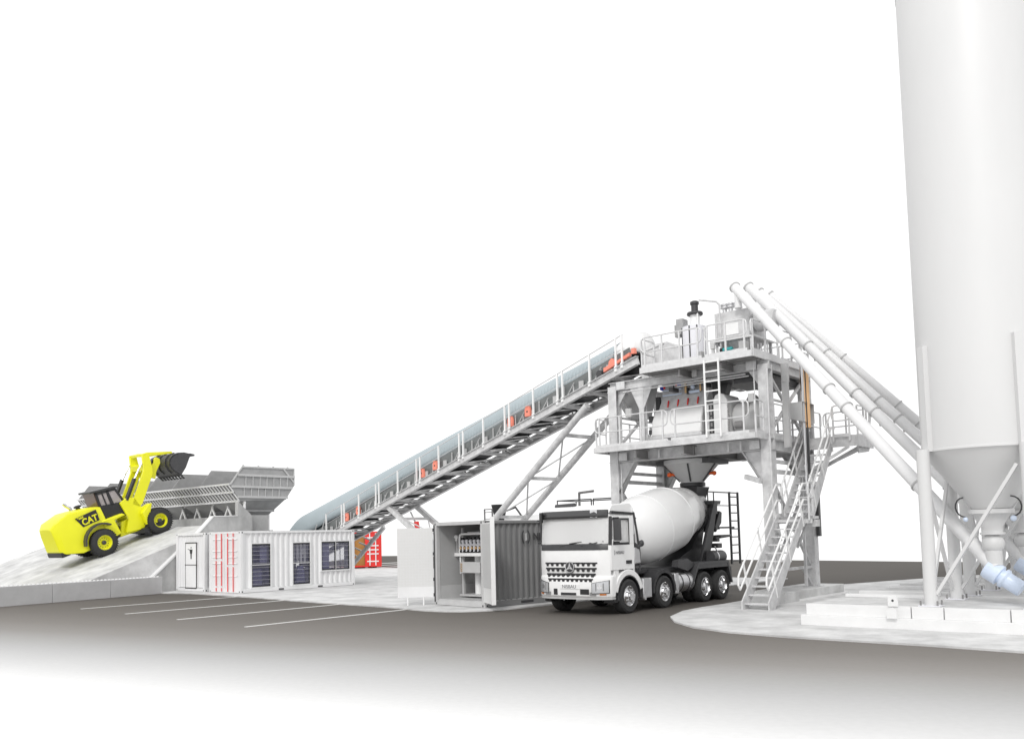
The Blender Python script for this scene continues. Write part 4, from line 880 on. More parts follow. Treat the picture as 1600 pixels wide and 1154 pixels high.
# ================================================================== tower
tw = thing('mixing_tower', 'tall galvanised steel tower with two railed decks over the mixer truck', 'tower', 25.75, 13.4, 0)
CUa, CUb, CVa, CVb = 24.3, 27.2, 10.8, 16.1
for u_ in (CUa, CUb):
    for v_ in (CVa, CVb):
        c = MB().box(u_-.16, u_-.145, v_-.16, v_+.16, .33, 7.0).box(u_+.145, u_+.16, v_-.16, v_+.16, .33, 7.0).box(u_-.144, u_+.144, v_-.012, v_+.012, .33, 7.0)
        sgv = 1 if v_ < 13 else -1
        c.box(u_-.142, u_+.142, v_-.158, v_-.15, .33, 4.46).box(u_-.142, u_+.142, v_+.15, v_+.158, .33, 4.46)
        c.box(u_-.25, u_+.25, v_-.25, v_+.25, .33, .36)
        c.build('column', 'steel', tw)
        MB().ext([(u_-.02, v_+sgv*.16, 6.85), (u_-.02, v_+sgv*.5, 6.85), (u_-.02, v_+sgv*.16, 6.35)], (.04, 0, 0)).build('upper_gusset', 'steel', tw)
        g = MB().ext([(u_-.02, v_+sgv*.16, 4.46), (u_-.02, v_+sgv*.75, 4.46), (u_-.02, v_+sgv*.16, 3.5)], (.04, 0, 0)).ext([(u_-.14, v_+sgv*.78, 4.46), (u_-.14, v_+sgv*.74, 4.46), (u_-.14, v_+sgv*.16, 3.45), (u_-.14, v_+sgv*.16, 3.51)], (.28, 0, 0))
        g.build('gusset', 'steel', tw)
def ibeam(p, q_, h, w=.18):
    mb = MB(); p, q_ = Vector(p), Vector(q_); z = Vector((0, 0, h/2)); mb.beam(p, q_, .03, h-.04); mb.beam(p+z-Vector((0, 0, .01)), q_+z-Vector((0, 0, .01)), w, .02); mb.beam(p-z+Vector((0, 0, .01)), q_-z+Vector((0, 0, .01)), w, .02)
    return mb
for u_ in (CUa, CUb):
    ibeam((u_, CVa-.2, 4.64), (u_, CVb+.2, 4.64), .35, .3).build('lower_girder', 'steel', tw)
    ibeam((u_, CVa-.15, 7.0), (u_, CVb+.15, 7.0), .28, .26).build('upper_girder', 'steel', tw)
for v_ in (CVa, CVb):
    ibeam((CUa+.17, v_, 4.64), (CUb-.17, v_, 4.64), .35, .24).build('lower_girder', 'steel', tw)
    ibeam((CUa+.17, v_, 7.0), (CUb-.17, v_, 7.0), .28, .22).build('upper_girder', 'steel', tw)
    b = MB().beam((CUa+.16, v_, 1.0), (CUb-.16, v_, 3.6), .09, .09).beam((CUb-.16, v_, 1.0), (CUa+.16, v_, 3.6), .085, .085)
    b.beam((CUa+.16, v_, 3.85), (CUb-.16, v_, 3.85), .1, .12).beam((CUa+.16, v_, 4.15), (CUb-.16, v_, 4.15), .1, .1).beam((CUa+.16, v_, .95), (CUb-.16, v_, .95), .1, .08)
    b.beam((CUa+.16, v_, 5.0), (CUb-.16, v_, 6.8), .08, .08).beam((CUb-.16, v_, 5.0), (CUa+.16, v_, 6.8), .078, .078)
    b.beam((CUa+.16, v_, .4), (CUa+.75, v_, .95), .08, .1).beam((CUb-.16, v_, .4), (CUb-.75, v_, .95), .08, .1)
    b.beam((CUa+.16, v_, 2.4), (CUb-.16, v_, 2.4), .08, .08).beam((CUa+.16, v_, 6.0), (CUb-.16, v_, 6.0), .06, .06)
    b.build('cross_brace', 'steel', tw)
uc = MB().box(24.2, 24.215, 14.92, 15.1, 4.88, 6.86).box(24.385, 24.4, 14.92, 15.1, 4.88, 6.86).box(24.215, 24.385, 15.0, 15.02, 4.88, 6.86)
uc.build('upper_column', 'steel', tw)
for sg in (-1, 1): MB().ext([(24.21, 15.01+sg*.09, 6.86), (24.21, 15.01+sg*.42, 6.86), (24.21, 15.01+sg*.09, 6.15)], (.02, 0, 0)).build('upper_gusset', 'steel', tw)
st_ = MB()
for v_ in (11.6, 12.0, 13.2, 14.4): st_.box(CUa-.152, CUa-.135, v_-.03, v_+.03, 4.5, 4.78)
for z_ in (3.2, 2.0, 1.4): st_.box(CUa-.175, CUa-.16, CVa-.03, CVa+.03, z_-.3, z_)
st_.build('stiffener_plates', 'rail', tw)
ibeam((23.6, 13.2, 4.64), (27.8, 13.2, 4.64), .3).build('deck_beam', 'steel_d', tw); ibeam((23.6, 14.9, 4.64), (27.8, 14.9, 4.64), .3).build('deck_beam', 'steel_d', tw)
for v_ in (11.8, 13.2): ibeam((23.5, v_, 7.0), (27.8, v_, 7.0), .24).build('deck_beam', 'steel_d', tw)
MB().box(23.4, 28.0, 10.75, 16.35, 4.83, 4.87).build('lower_deck', 'steel', tw)
MB().box(23.36, 23.40, 10.75, 16.35, 4.76, 4.93).box(23.4, 28, 16.35, 16.39, 4.76, 4.93).box(23.4, 28, 10.71, 10.75, 4.76, 4.93).build('deck_edge', 'steel', tw)
MB().box(23.4, 28.0, 10.75, 14.5, 7.16, 7.2).build('upper_deck', 'steel_d', tw)
MB().box(23.35, 23.39, 10.75, 14.5, 7.12, 7.30).box(23.4, 28, 14.5, 14.54, 7.12, 7.3).box(23.4, 28, 10.71, 10.75, 7.12, 7.3).build('deck_edge', 'rail', tw)
g2 = MB()
for i in range(20): g2.box(23.5+i*.225, 23.52+i*.225, 10.8, 14.45, 7.1, 7.16)
g2.build('deck_grating', 'steel_d', tw)
MB().box(24.5, 27.0, 10.9, 11.9, 6.58, 6.8).box(24.4, 26.9, 10.95, 12.6, 6.72, 6.84).build('duct_tray', 'dark', tw)
ML, UL = 4.9, 7.28
railing(tw, (23.4, 16.3), (23.4, 13.62), ML, .98, 4); railing(tw, (23.4, 13.5), (23.4, 10.95), ML, .98, 3); railing(tw, (23.45, 16.33), (24.1, 16.33), ML, .98, 2)
railing(tw, (27.9, 16.3), (27.9, 14.2), ML, .98, 4); railing(tw, (27.9, 14.1), (27.9, 10.9), ML, .98, 4); railing(tw, (24.7, 16.33), (27.0, 16.33), ML, .98, 4); railing(tw, (23.45, 10.78), (24.05, 10.78), ML, .98, 2)
railing(tw, (23.4, 14.45), (23.4, 12.36), UL, .96, 4); railing(tw, (23.4, 12.24), (23.4, 10.9), UL, .96, 3); railing(tw, (23.45, 10.8), (25.4, 10.8), UL, .96, 3); railing(tw, (25.5, 10.8), (27.8, 10.8), UL, .96, 4)
railing(tw, (27.9, 14.4), (27.9, 10.9), UL, .96, 5); railing(tw, (23.45, 14.5), (24.3, 14.5), UL, .96, 2)
q = MB()
for v_ in (12.24, 11.78): q.beam((23.3, v_, 4.9), (23.3, v_, 7.2), .05, .04)
for i in range(8): q.beam((23.3, 11.78, 5.1+i*.29), (23.3, 12.24, 5.1+i*.29), .035, .035)
q.build('ladder', 'white', tw)
MB().beam((24.9, 10.45, 4.55), (24.9, 10.45, 6.95), .17, .15).box(24.8, 25.0, 10.36, 10.52, 6.5, 7.05).build('cable_duct', 'binl', tw)
MB().tube((26.0, 10.3, 5.2), (26.0, 10.3, 7.05), .13, 16).build('orange_duct', 'peach', tw)
MB().tube((25.8, 10.3, 3.2), (25.8, 10.3, 7.1), .05, 10).build('steel_riser', 'chrome', tw); MB().tube((25.92, 10.25, 3.5), (25.92, 10.25, 7.1), .04, 10).build('dark_riser', 'dark', tw)
MB().box(27.2, 27.36, 10.52, 10.62, 1.9, 3.3).build('wall_box', 'dark', tw)
hd_ = MB().add([(25.5, 10.75, 5.5), (25.5, 10.2, 5.35), (26.4, 10.2, 5.35), (26.4, 10.75, 5.5), (25.5, 10.75, 5.95), (25.5, 10.2, 5.95), (26.4, 10.2, 5.95), (26.4, 10.75, 5.95)], [(0, 1, 5, 4), (4, 5, 6, 7), (2, 3, 7, 6), (0, 3, 2, 1), (3, 0, 4, 7)]); hd_.build('air_hood', 'inner', tw)
MB().beam((23.9, 10.9, 3.55), (24.2, 11.5, 3.72), .1, .14).build('side_bracket', 'steel', tw)
for (ua, ub, va, vb, lab) in ((24.0, 28.6, 10.55, 11.98, 'pale concrete plinth under the tower beside the steel stairs'), (24.0, 27.7, 15.75, 16.6, 'pale concrete plinth under the tower columns behind the truck')):
    if va < 13: va, vb, ua = 10.35, 11.6, 24.0
    solo(MB().box(ua, ub, va, vb, .0, .34), 'plinth', 'conc', lab, 'plinth', (ua+ub)/2, (va+vb)/2, 0, bevel=.015)
railing(tw, (24.6, 10.78), (26.9, 10.78), ML, .98, 4)
for (a, b, r_) in (((23.98, 10.6, .4), (23.98, 10.6, 6.8), .018), ((24.02, 11.02, 4.9), (24.02, 11.02, 7.0), .018), ((24.1, 15.8, .4), (24.1, 15.8, 4.4), .018), ((24.05, 11.3, 6.75), (24.05, 15.6, 6.75), .02), ((24.05, 11.2, 6.68), (24.05, 13.6, 6.68), .016), ((26.9, 10.62, 2.6), (26.9, 10.62, 6.9), .03)):
    MB().tube(a, b, r_, 8).build('conduit', 'rail', tw)
for (u_, v_, z_, w_) in ((24.1, 15.3, 5.9, .16), (24.1, 11.05, 5.9, .14), (24.12, 12.9, 6.9, .12), (23.42, 11.9, 7.5, .1), (24.1, 16.0, 2.6, .12)): MB().box(u_-.1, u_, v_, v_+w_*1.3, z_, z_+w_*1.8).build('junction_box', 'inner', tw, bevel=.01)
for (v_, z_) in ((11.15, 4.64), (15.75, 4.64), (11.15, 7.0), (15.75, 7.0)):
    pl_ = MB().box(CUa-.172, CUa-.152, v_-.16, v_+.16, z_-.13, z_+.13)
    for i in (-.1, 0, .1):
        for k in (-.08, .08): pl_.tube((CUa-.185, v_+i, z_+k), (CUa-.17, v_+i, z_+k), .014, 8)
    pl_.build('splice_plate', 'rail', tw)
for (v_, u_) in ((12.7, 24.2), (13.9, 24.3)):
    MB().box(u_, u_+.4, v_, v_+.14, 6.6, 6.72).beam((u_+.2, v_+.07, 6.72), (u_+.2, v_+.07, 6.9), .03, .03).build('flood_lamp', 'dark', tw)
MB().sweep([(24.6, 14.9, 7.3), (24.6, 14.9, 7.05), (24.8, 14.4, 6.9), (25.0, 14.2, 6.95)], .03).build('air_hose', 'dark', tw); MB().sweep([(24.3, 12.75, 7.3), (24.35, 12.75, 7.75), (24.4, 12.75, 8.35), (24.6, 12.9, 8.5)], .025).build('air_hose', 'rail', tw)
MB().box(24.0, 24.3, 11.25, 11.45, 7.22, 7.75).box(23.75, 23.95, 12.55, 12.68, 7.3, 7.6).build('control_cabinet', 'inner', tw, bevel=.01)
# equipment standing on the tower's decks
mx = thing('concrete_mixer', 'white trough shaped mixer with red clamps on the lower tower deck', 'mixer', 25.4, 14.0, 4.87)
MB().uz([(24.55, 5.25), (24.62, 5.75), (24.85, 6.12), (26.2, 6.12), (26.35, 5.6), (26.1, 5.2)], 13.1, 14.9).build('trough', 'white', mx, bevel=.05)
MB().box(24.5, 24.62, 13.05, 14.98, 5.16, 5.25).box(24.6, 24.75, 13.3, 13.4, 4.87, 5.2).box(24.6, 24.75, 14.6, 14.7, 4.87, 5.2).box(26.0, 26.2, 13.3, 14.7, 4.87, 5.2).build('base_frame', 'rail', mx)
MB().uz([(24.85, 6.12), (25.1, 6.55), (25.15, 6.95), (26.2, 6.95), (26.2, 6.12)], 13.05, 14.75).build('cover', 'steel', mx)
q = MB()
for i in range(4): v_ = 13.35+i*.36; q.beam((24.88, v_, 6.2), (24.98, v_+.02, 6.42), .035, .04)
q.build('clamps', 'red', mx)
q = MB()
for z_ in (6.62, 6.78): q.tube((25.05, 14.0, z_), (25.05, 14.7, z_), .025, 8)
q.build('spray_pipes', 'bluewrap', mx)
MB().ball((25.0, 14.7, 6.86), .07).ball((25.0, 14.05, 6.92), .07).build('blue_valves', 'navy', mx); MB().ball((25.0, 14.6, 6.87), .04).ball((25.0, 14.16, 6.92), .04).build('red_valve_knobs', 'red', mx)
MB().tube((24.98, 13.8, 6.6), (24.98, 13.8, 6.95), .05, 8).box(24.95, 25.0, 13.25, 13.3, 6.6, 6.9).box(24.95, 25.0, 13.1, 13.15, 6.6, 6.9).box(24.95, 25.0, 13.1, 13.3, 6.85, 6.9).build('copper_pipes', 'brass', mx)
MB().ball((24.98, 13.55, 6.78), .08).tube((24.98, 13.3, 6.62), (24.98, 13.7, 6.62), .05, 8).build('pump', 'bluewrap', mx)
MB().box(24.9, 25.0, 13.68, 13.74, 6.55, 6.75).tube((24.98, 13.45, 6.86), (24.98, 13.2, 6.95), .05, 8).box(25.0, 25.1, 14.8, 14.95, 6.15, 6.6).box(25.0, 25.3, 13.6, 14.6, 6.97, 7.02).build('black_fittings', 'black', mx)
MB().tube((25.3, 14.9, 5.5), (25.3, 15.05, 5.5), .2, 16).box(24.75, 24.85, 14.95, 15.1, 5.35, 5.5).box(24.7, 24.82, 14.92, 15.05, 5.75, 5.95).build('shaft_seal', 'dark', mx)
gbx = thing('gearbox_drive', 'white gearbox cabinet with a grey rounded motor guard beside the mixer', 'gearbox', 25.0, 12.2, 4.87)
MB().vz([(12.15, 4.9), (12.62, 4.9), (12.62, 6.15), (12.55, 6.32), (12.4, 6.38), (12.25, 6.32), (12.15, 6.15)], 24.5, 25.5).build('gearbox', 'white', gbx, bevel=.03)
MB().box(24.7, 25.6, 12.62, 13.05, 5.2, 6.1).build('coupling', 'dark', gbx, bevel=.04)
for a in (12.66, 12.08):
    q = MB()
    for i in range(6): q.box(24.48, 24.5, a, a+.055, 5.0+i*.18, 5.12+i*.18)
    q.build('bolt_row', 'steel_d', gbx)
MB().lathe([(0, 0), (.5, 0), (.55, .08), (.55, .75), (.48, .86), (0, .88)], (25.1, 12.05, 5.55), (0, -1, 0), 28).box(24.7, 25.5, 11.2, 12.0, 4.88, 5.2).build('motor_guard', 'inner', gbx)
MB().tube((24.62, 11.7, 5.35), (24.62, 11.95, 5.35), .12, 12).lathe([(0, 0), (.56, 0), (.56, .1), (0, .1)], (25.1, 11.6, 5.72), (0, -1, 0), 28).build('guard_band', 'steel_d', gbx)
MB().ext([(24.9, 12.55, 7.0), (24.9, 12.2, 7.0), (24.9, 12.42, 6.3), (24.9, 12.75, 6.42)], (.3, 0, 0)).box(24.85, 25.2, 12.6, 12.8, 6.3, 6.95).build('black_chute', 'black', gbx)
hp = thing('discharge_hopper', 'grey cone hopper with orange knobs hanging over the truck drum', 'hopper', 25.35, 13.85, 3.6)
HU, HV = 25.45, 13.95
MB().lathe([(0, 4.45), (.92, 4.45), (.92, 4.32), (.86, 4.3), (.38, 3.76), (.38, 3.64), (.3, 3.64), (0, 3.8)], (HU, HV, 0), (0, 0, 1), 32).build('cone', 'inner', hp)
MB().box(HU-.6, HU+.7, HV-.95, HV+.95, 4.3, 4.46).build('flange', 'dark', hp)
MB().lathe([(.3, 3.6), (.41, 3.6), (.41, 3.72), (.3, 3.72)], (HU, HV, 0), (0, 0, 1), 28).build('rubber_collar', 'black', hp)
q = MB()
for a in (math.radians(200), math.radians(265), math.radians(120)):
    c, s_ = math.cos(a), math.sin(a); q.beam((HU+c*.87, HV+s_*.87, 4.29), (HU+c*.4, HV+s_*.4, 3.76), .05, .04, up=(c, s_, 0))
q.build('straps', 'dark', hp)
for a in (math.radians(128), math.radians(278)):
    c, s_ = math.cos(a), math.sin(a); MB().ball((HU+c*.74, HV+s_*.74, 4.0), .075).tube((HU+c*.5, HV+s_*.5, 4.0), (HU+c*.76, HV+s_*.76, 4.0), .045, 10).build('vibrator_knob', 'orange', hp)
ab = thing('aggregate_hopper', 'grey galvanised box hopper beside the conveyor head on the upper deck', 'hopper', 25.3, 14.6, 7.2)
MB().vz([(13.72, 7.2), (15.3, 7.2), (15.3, 8.15), (14.75, 8.32), (14.3, 8.33), (13.72, 7.98)], 24.75, 26.2).build('box', 'steel', ab)
MB().box(24.7, 24.75, 14.52, 14.58, 7.2, 8.3).beam((24.73, 15.3, 8.12), (24.73, 14.4, 8.3), .04, .05).build('rim', 'rail', ab)
fu = thing('dust_filter', 'white cylindrical dust filter with black bands and motor on the upper deck', 'filter', 24.75, 13.3, 7.2)
MB().tube((24.75, 13.3, 7.28), (24.75, 13.3, 8.62), .37, 36).build('filter_drum', 'cream', fu)
q = MB()
for a in (120, 185, 222, 290): c, s_ = math.cos(math.radians(a)), math.sin(math.radians(a)); q.beam((24.75+c*.375, 13.3+s_*.375, 7.28), (24.75+c*.375, 13.3+s_*.375, 8.62), .03, .03)
q.build('bands', 'black', fu)
MB().tube((24.75, 13.25, 8.62), (24.75, 13.25, 9.02), .15, 24).box(24.58, 24.62, 13.06, 13.1, 8.62, 9.02).build('upper_drum', 'white', fu); MB().lathe([(0, 0), (.24, 0), (.26, .04), (.24, .09), (.11, .11), (.11, .33), (.14, .35), (.14, .43), (.08, .46), (0, .46)], (24.75, 13.25, 9.0), (0, 0, 1), 24).build('fan_motor', 'dark', fu)
MB().box(24.6, 24.95, 13.62, 13.86, 8.45, 8.95).box(24.7, 24.9, 13.83, 13.98, 8.4, 8.8).build('control_box', 'bin', fu, bevel=.01)
q = MB().sweep([(24.7, 13.05, 9.45), (24.75, 12.5, 9.3), (24.8, 12.42, 9.2), (24.8, 12.42, 7.3)], .03).sweep([(24.9, 12.6, 7.3), (24.9, 12.6, 8.9)], .04).sweep([(24.9, 12.3, 7.3), (24.9, 12.3, 8.6)], .05); q.build('pipes', 'steel', fu)
cs = thing('cement_scale', 'grey steel weighing hopper with two round vents on the upper deck', 'hopper', 25.4, 12.0, 7.2)
MB().box(24.9, 26.1, 11.5, 12.65, 8.05, 8.95).add([(24.9, 11.5, 8.05), (26.1, 11.5, 8.05), (26.1, 12.65, 8.05), (24.9, 12.65, 8.05), (25.3, 11.9, 7.5), (25.7, 11.9, 7.5), (25.7, 12.3, 7.5), (25.3, 12.3, 7.5)], [(0, 1, 5, 4), (1, 2, 6, 5), (2, 3, 7, 6), (3, 0, 4, 7), (4, 5, 6, 7)]).build('hopper_box', 'steel', cs)
MB().box(24.87, 24.9, 11.85, 12.35, 8.2, 8.55).build('name_plate', 'white', cs)
q = MB().box(24.7, 26.2, 11.3, 12.75, 8.0, 8.06)
for u_ in (24.75, 26.1):
    for v_ in (11.35, 12.65): q.box(u_, u_+.08, v_, v_+.08, 7.2, 8.0)
q.build('stand', 'rail', cs)
for v_ in (12.33, 12.12): MB().lathe([(0, 0), (.07, 0), (.07, .12), (.13, .15), (.13, .2), (.11, .22), (.13, .24), (.13, .28), (.05, .32), (0, .32)], (24.98, v_, 8.93), (0, 0, 1), 16).build('vent', 'alu', cs)
MB().lathe([(0, 0), (.28, 0), (.32, .05), (.32, .6), (.28, .65), (0, .65)], (25.3, 11.45, 8.55), (0, -1, 0), 24).build('side_drum', 'steel', cs)
MB().tube((24.72, 12.3, 7.72), (24.72, 12.0, 7.72), .07, 10).build('valve_motor', 'teal', cs); MB().tube((24.72, 12.4, 7.72), (24.72, 12.32, 7.72), .08, 12).box(24.7, 24.78, 11.55, 11.62, 7.4, 7.6).build('valve_cap', 'black', cs)
q = MB()
for i in range(4): q.tube((24.8, 11.2-i*.1, 7.4), (24.8, 11.2-i*.1, 7.75), .02, 6)
q.sweep([(24.7, 12.6, 7.4), (24.75, 12.5, 7.65), (24.75, 11.5, 7.7)], .03).build('fittings', 'rail', cs)
MB().box(24.8, 24.92, 11.62, 11.9, 7.25, 7.65).build('terminal_box', 'inner', cs)

# ================================================================== steel stairs
sc_ = thing('steel_staircase', 'galvanised steel stairs with pale tube handrails climbing the tower side', 'staircase', 24.5, 10.1, 0)
VA, VB = 9.85, 10.6
def flight(u0, z0, u1, z1, n, foot):
    for v_ in (VA, VB): MB().uz([(u0, z0-.05), (u0+.3, z0-.05), (u1+.12, z1-.02), (u1-.05, z1+.14), (u0, z0+.2)], v_-.02, v_+.02).build('stringer', 'steel', sc_)
    for i in range(n):
        a = (i+.6)/n; u_, z_ = u0+.12+(u1-u0)*a, z0+(z1-z0)*a
        MB().box(u_-.12, u_+.12, VA+.02, VB-.02, z_-.02, z_+.02).build('tread', 'rail', sc_)
    for v_ in (VA-.02, VB+.02):
        hr = MB(); d = Vector((u1-u0, 0, z1-z0)).normalized(); o1 = Vector((u0+.05, v_, z0+.35)); k = (z1-z0)/(u1-u0)
        lo, hi = .52, .98
        pts = [(u0-.02, v_, z0+lo+.0), (u0-.12, v_, z0+lo+.12), (u0-.1, v_, z0+hi-.12), (u0, v_, z0+hi)]
        hr.sweep([(u1+.25, v_, z1+lo), (u1, v_, z1+lo)]+pts+[(u1, v_, z1+hi), (u1+.25, v_, z1+hi)], .027)
        for t_ in (.12, .5, .9): u_, z_ = u0+(u1-u0)*t_, z0+(z1-z0)*t_; hr.beam((u_+.3*d.z, v_, z_), (u_-.12*d.z, v_, z_+.95), .045, .03)
        hr.build('handrail', 'white', sc_)
railing(sc_, (24.22, VB+.1), (24.9, VB+.1), 2.5, .98, 2); railing(sc_, (24.22, VA-.2), (24.55, VA-.2), 2.5, .98, 2); railing(sc_, (26.75, 10.65), (28.1, 10.65), 4.88, .98, 3); railing(sc_, (26.6, 9.2), (26.6, 9.75), 4.88, .98, 2)
for (a, b) in (((25.2, 9.9, 2.9), (25.2, 10.6, 2.1)), ((25.9, 9.9, 3.6), (26.6, 10.7, 2.9)), ((26.7, 9.3, 4.6), (26.2, 10.7, 3.7)), ((26.0, 10.55, 3.5), (27.1, 10.75, 3.5)), ((25.0, 10.62, 1.2), (25.0, 10.62, 2.4)), ((26.2, 10.62, .4), (26.2, 10.62, 3.8))): MB().beam(a, b, .07, .09).build('side_strut', 'steel', sc_)
flight(21.75, .05, 24.3, 2.45, 11, True); flight(24.75, 2.5, 26.75, 4.7, 10, False)
MB().box(24.3, 24.8, VA-.25, VB+.12, 2.42, 2.5).box(24.3, 24.34, VA-.25, VB+.12, 2.3, 2.5).box(24.5, 24.75, VA-.3, VA-.05, 2.2, 2.4).build('half_landing', 'steel', sc_)
MB().beam((24.4, VB+.1, 2.4), (24.4, 10.6, 1.8), .08, .1).beam((24.7, VA, 2.4), (25.6, 10.6, 1.6), .06, .08).build('landing_brackets', 'steel', sc_)
MB().box(26.7, 28.2, 9.1, 10.7, 4.78, 4.84).box(26.68, 26.72, 9.1, 10.7, 4.6, 4.94).box(26.7, 28.2, 9.06, 9.1, 4.6, 4.94).build('top_landing', 'steel', sc_)
MB().uz([(27.0, 4.76), (28.2, 4.76), (28.0, 4.5), (27.1, 4.4)], 9.14, 9.18).beam((27.0, 10.6, 3.9), (28.0, 9.2, 4.7), .08, .1).beam((27.2, 10.6, 3.9), (27.2, 9.1, 4.62), .08, .1).build('landing_supports', 'steel', sc_)
railing(sc_, (26.85, 9.1), (28.15, 9.1), 4.88, .98, 3); railing(sc_, (28.17, 9.15), (28.17, 10.6), 4.88, .98, 3)

# ================================================================== silos, screws, foundations
LAB = ['tall white cement silo nearest the camera, its top leaving the picture', 'second white silo, behind the nearest one', 'third white silo in the row, mostly hidden', 'rearmost white silo of the row, mostly hidden']
def make_silo():
    si = thing('cement_silo', LAB[0], 'silo', 20.22, 4.27, .5, 'row of white cement silos'); cu_, cv_ = 20.22, 4.21; R = 1.245
    MB().lathe([(0, 3.66), (R-.03, 3.66), (R+.012, 3.66), (R+.012, 3.70), (R, 3.71), (R, 13.7), (R+.012, 13.71), (R+.012, 13.76), (.3, 13.95), (0, 13.95)], (cu_, cv_, 0), (0, 0, 1), 96).build('barrel', 'silo', si, ang=30)
    MB().lathe([(R-.02, 3.66), (.36, 2.46), (0, 2.46)], (cu_, cv_, 0), (0, 0, 1), 72).build('cone', 'silo', si, ang=30)
    MB().lathe([(0, 2.36), (.43, 2.36), (.43, 2.45), (0, 2.45)], (cu_, cv_, 0), (0, 0, 1), 40).lathe([(.34, 2.36), (.2, 2.08), (.2, 1.98), (.235, 1.97), (.235, 1.93), (.2, 1.92), (0, 1.92)], (cu_, cv_, 0), (0, 0, 1), 36).build('outlet', 'silo', si)
    MB().ball((cu_, cv_, 1.74), .215, 28).tube((cu_, cv_, 1.3), (cu_, cv_, 1.6), .16, 24).build('joint_ball', 'silo', si)
    for a in (19.22, 21.2):
        for b in (3.32, 5.2):
            l = MB().tube((a, b, .52), (a, b, 3.7), .13, 28)
            c = (Vector((a, b, 0))-Vector((cu_, cv_, 0))).normalized(); n_ = Vector((-c.y, c.x, 0)); o_ = Vector((cu_, cv_, 0))+c*(R-.02)
            l.ext([o_-n_*.1+Vector((0, 0, 3.66)), o_-n_*.1+c*.12+Vector((0, 0, 3.66)), o_+n_*.1+c*.12+Vector((0, 0, 3.66)), o_+n_*.1+Vector((0, 0, 3.66))], (0, 0, 2.2))
            lo = l.build('leg', 'silo', si)
            MB().box(a-.2, a+.2, b-.2, b+.2, .505, .525).build('base_plate', 'cream', lo)
            bo = MB()
            for i in (-.16, .16):
                for j in (-.16, .16): bo.tube((a+i, b+j, .52), (a+i, b+j, .62), .02, 8)
            bo.build('anchor_bolts', 'steel_d', lo)
    for b in (3.32, 5.2):
        MB().beam((19.35, b, .75), (21.1, b, 3.3), .06, .1).beam((21.07, b+.05, .75), (19.35, b+.05, 3.3), .06, .1).build('brace', 'silo', si)
    for a in (19.22, 21.2): MB().beam((a, 5.08, .75), (a, 3.5, 3.3), .06, .12, up=(1, 0, 0)).build('brace', 'silo', si)
    for sg in (-1, 1):
        q = MB(); pts = [(cu_-.35+.02*k, cv_+sg*(.45-.02*k), 2.62-.36*math.sin(PI*k/8)*(1 if k < 9 else 0)) for k in range(9)]; q.sweep([(p[0], cv_+sg*(.44+.17*math.sin(PI*i/8)), 2.5+.2*math.cos(PI*i/8)) for i, p in enumerate(pts)], .016, n=6)
        q.build('hose', 'dark', si)
    MB().ball((cu_-.3, cv_+.42, 2.25), .05).ball((cu_-.3, cv_-.46, 2.25), .06).ball((cu_-.28, cv_-.4, 2.83), .04).build('hose_fittings', 'bluewrap', si)
    return si
s0 = make_silo(); DU = 3.2
for i in range(1, 4):
    c = copy_tree(s0); c.location = wd(20.22+DU*i, 4.27, .5); c['label'] = LAB[i]
ALAB = ['white screw conveyor tube lowest and nearest, from the front silo up to the tower', 'second white screw conveyor tube from the front, rising beside the lowest one', 'third white screw conveyor tube from the front, rising to the tower top', 'rearmost and highest white screw conveyor tube of the four']
tops = [(24.85, 11.9, 9.66), (25.75, 11.87, 9.85), (26.6, 11.9, 9.85), (27.5, 11.95, 9.95)]
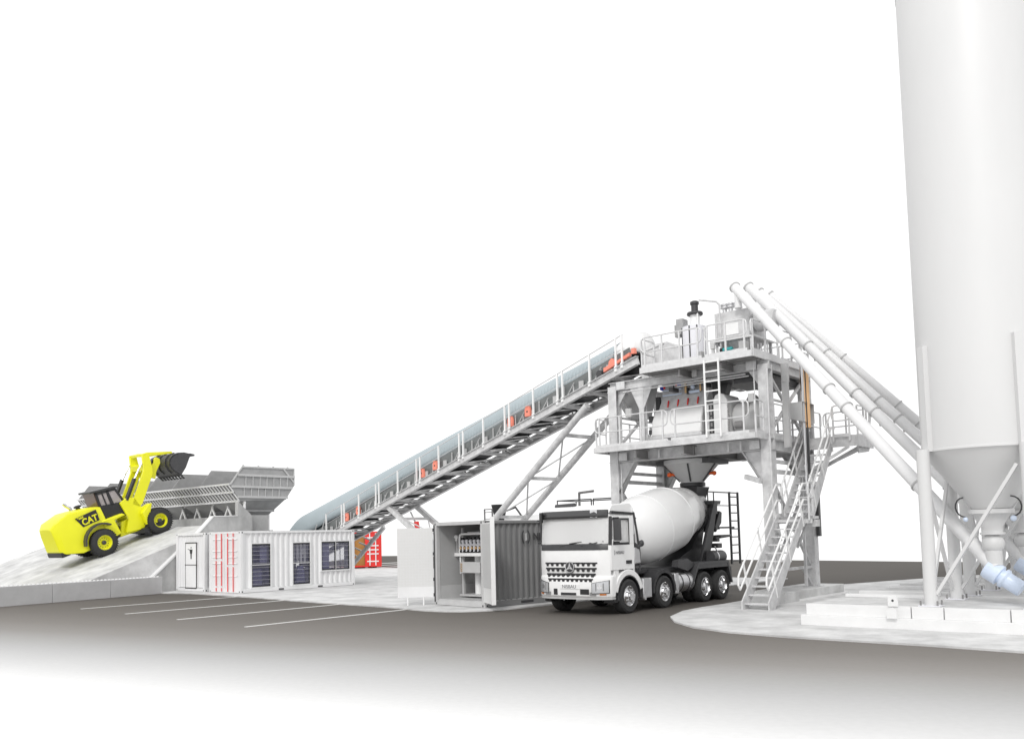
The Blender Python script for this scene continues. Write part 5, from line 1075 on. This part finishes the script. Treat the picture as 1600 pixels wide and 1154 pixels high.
for i in range(4):
    cu_, cv_ = 20.22+DU*i, 4.27; a = Vector((cu_-.05, cv_-.1, 1.22)); b = Vector(tops[i]); d = (b-a).normalized(); L_ = (b-a).length
    au = thing('screw_conveyor', ALAB[i], 'screw conveyor', cu_, cv_, .5, 'screw conveyors feeding the tower')
    MB().tube(a, b, .148, 28).build('tube', 'tube', au)
    clamps = MB()
    for k, t_ in enumerate((.22, .47, .54, .73, .999)): MB().lathe([(.14, -.025), (.175, -.02), (.175, .02), (.14, .025)], a+d*(L_*t_), d, 28).build('flange', 'inner', au)
    for t_ in (.24, .45, .56, .70):
        p = a+d*(L_*t_)-Vector((0, 0, .2)); clamps.box(p.x-.03, p.x+.03, p.y-.03, p.y+.03, p.z-.04, p.z+.06)
    clamps.build('hatch_clamps', 'steel_d', au)
    h_ = b-d*.22; MB().tube(h_-Vector((0, 0, .52)), h_-Vector((0, 0, .1)), .115, 20).tube(h_-Vector((0, 0, .56)), h_-Vector((0, 0, .5)), .12, 20).build('spout', 'tube', au)
    MB().tube(b, b+d*.03, .17, 24).build('end_plate', 'tube', au)
    e1 = a-d*.2; 
    cap = MB().lathe([(0, -.05), (.2, -.05), (.215, 0), (.215, .24), (.16, .26), (.16, .3), (.205, .31), (.205, .36), (.165, .4), (.165, .7), (.15, .72), (0, .7)], Vector((cu_, cv_+.05, 1.22)), Vector((-.05, -.72, -.5)), 30)
    cap.build('drive_cap', 'bluewrap', au)
    if i == 0: MB().beam((24.95, 11.85, 8.95), (24.95, 11.85, 9.4), .1, .1).build('head_support', 'white', au)
fd = thing('silo_foundation', 'pale stepped concrete foundation of beams and slabs under the silos', 'foundation', 22, 4, 0)
MB().box(18.88, 32.5, -2, 7.82, 0, .262).build('lower_slab', 'pad', fd, bevel=.01)
rows = []
u_ = 19.0
for k in range(4):
    ua = 19.0+k*DU; ub = ua+DU-.14
    MB().box(ua, ub, -2, 7.72, .262, .5).build('upper_slab', 'conc', fd, bevel=.008)
    vb_ = [7.72, 5.52, 4.9, 3.72, 3.0, -2]
    for i, (p_, q_) in enumerate(zip(vb_, vb_[1:])): MB().box(ua-.06, ua-.002, q_+.012, p_-.012, .263, .503).build('edge_beam', 'pad', fd, bevel=.004)
    if k: MB().box(ua-.06, ua+.1, 5.6, 7.65, .503, .58).build('edge_beam', 'pad', fd)
    if k: MB().box(ua-1.0, ua-.85, 5.6, 7.65, .503, .57).build('edge_beam', 'pad', fd)
    for vv in (5.86,):
        lug = MB()
        for uo, zz in ((ua-.1, .5), (ua-.21, .262)):
            if k and zz < .4: continue
            pts = [(uo, vv-.1, zz), (uo, vv+.1, zz)]+[(uo, vv+.1*math.cos(PI*i/8), zz+.12+.1*math.sin(PI*i/8)) for i in range(9)]
            lug.ext(pts, (.03, 0, 0))
        lg_ = lug.build('lifting_lug', 'pad', fd)
        MB().tube((ua-.104, vv, .62), (ua-.1, vv, .62), .025, 12).build('lug_hole', 'dark', lg_)
solo(MB().beam((24.4, 10.4, .07), (28.6, 10.25, .07), .06, .06), 'steel_bar', 'white', 'white steel bar lying on the ground along the tower plinth', 'bar', 26.5, 10.3, 0)
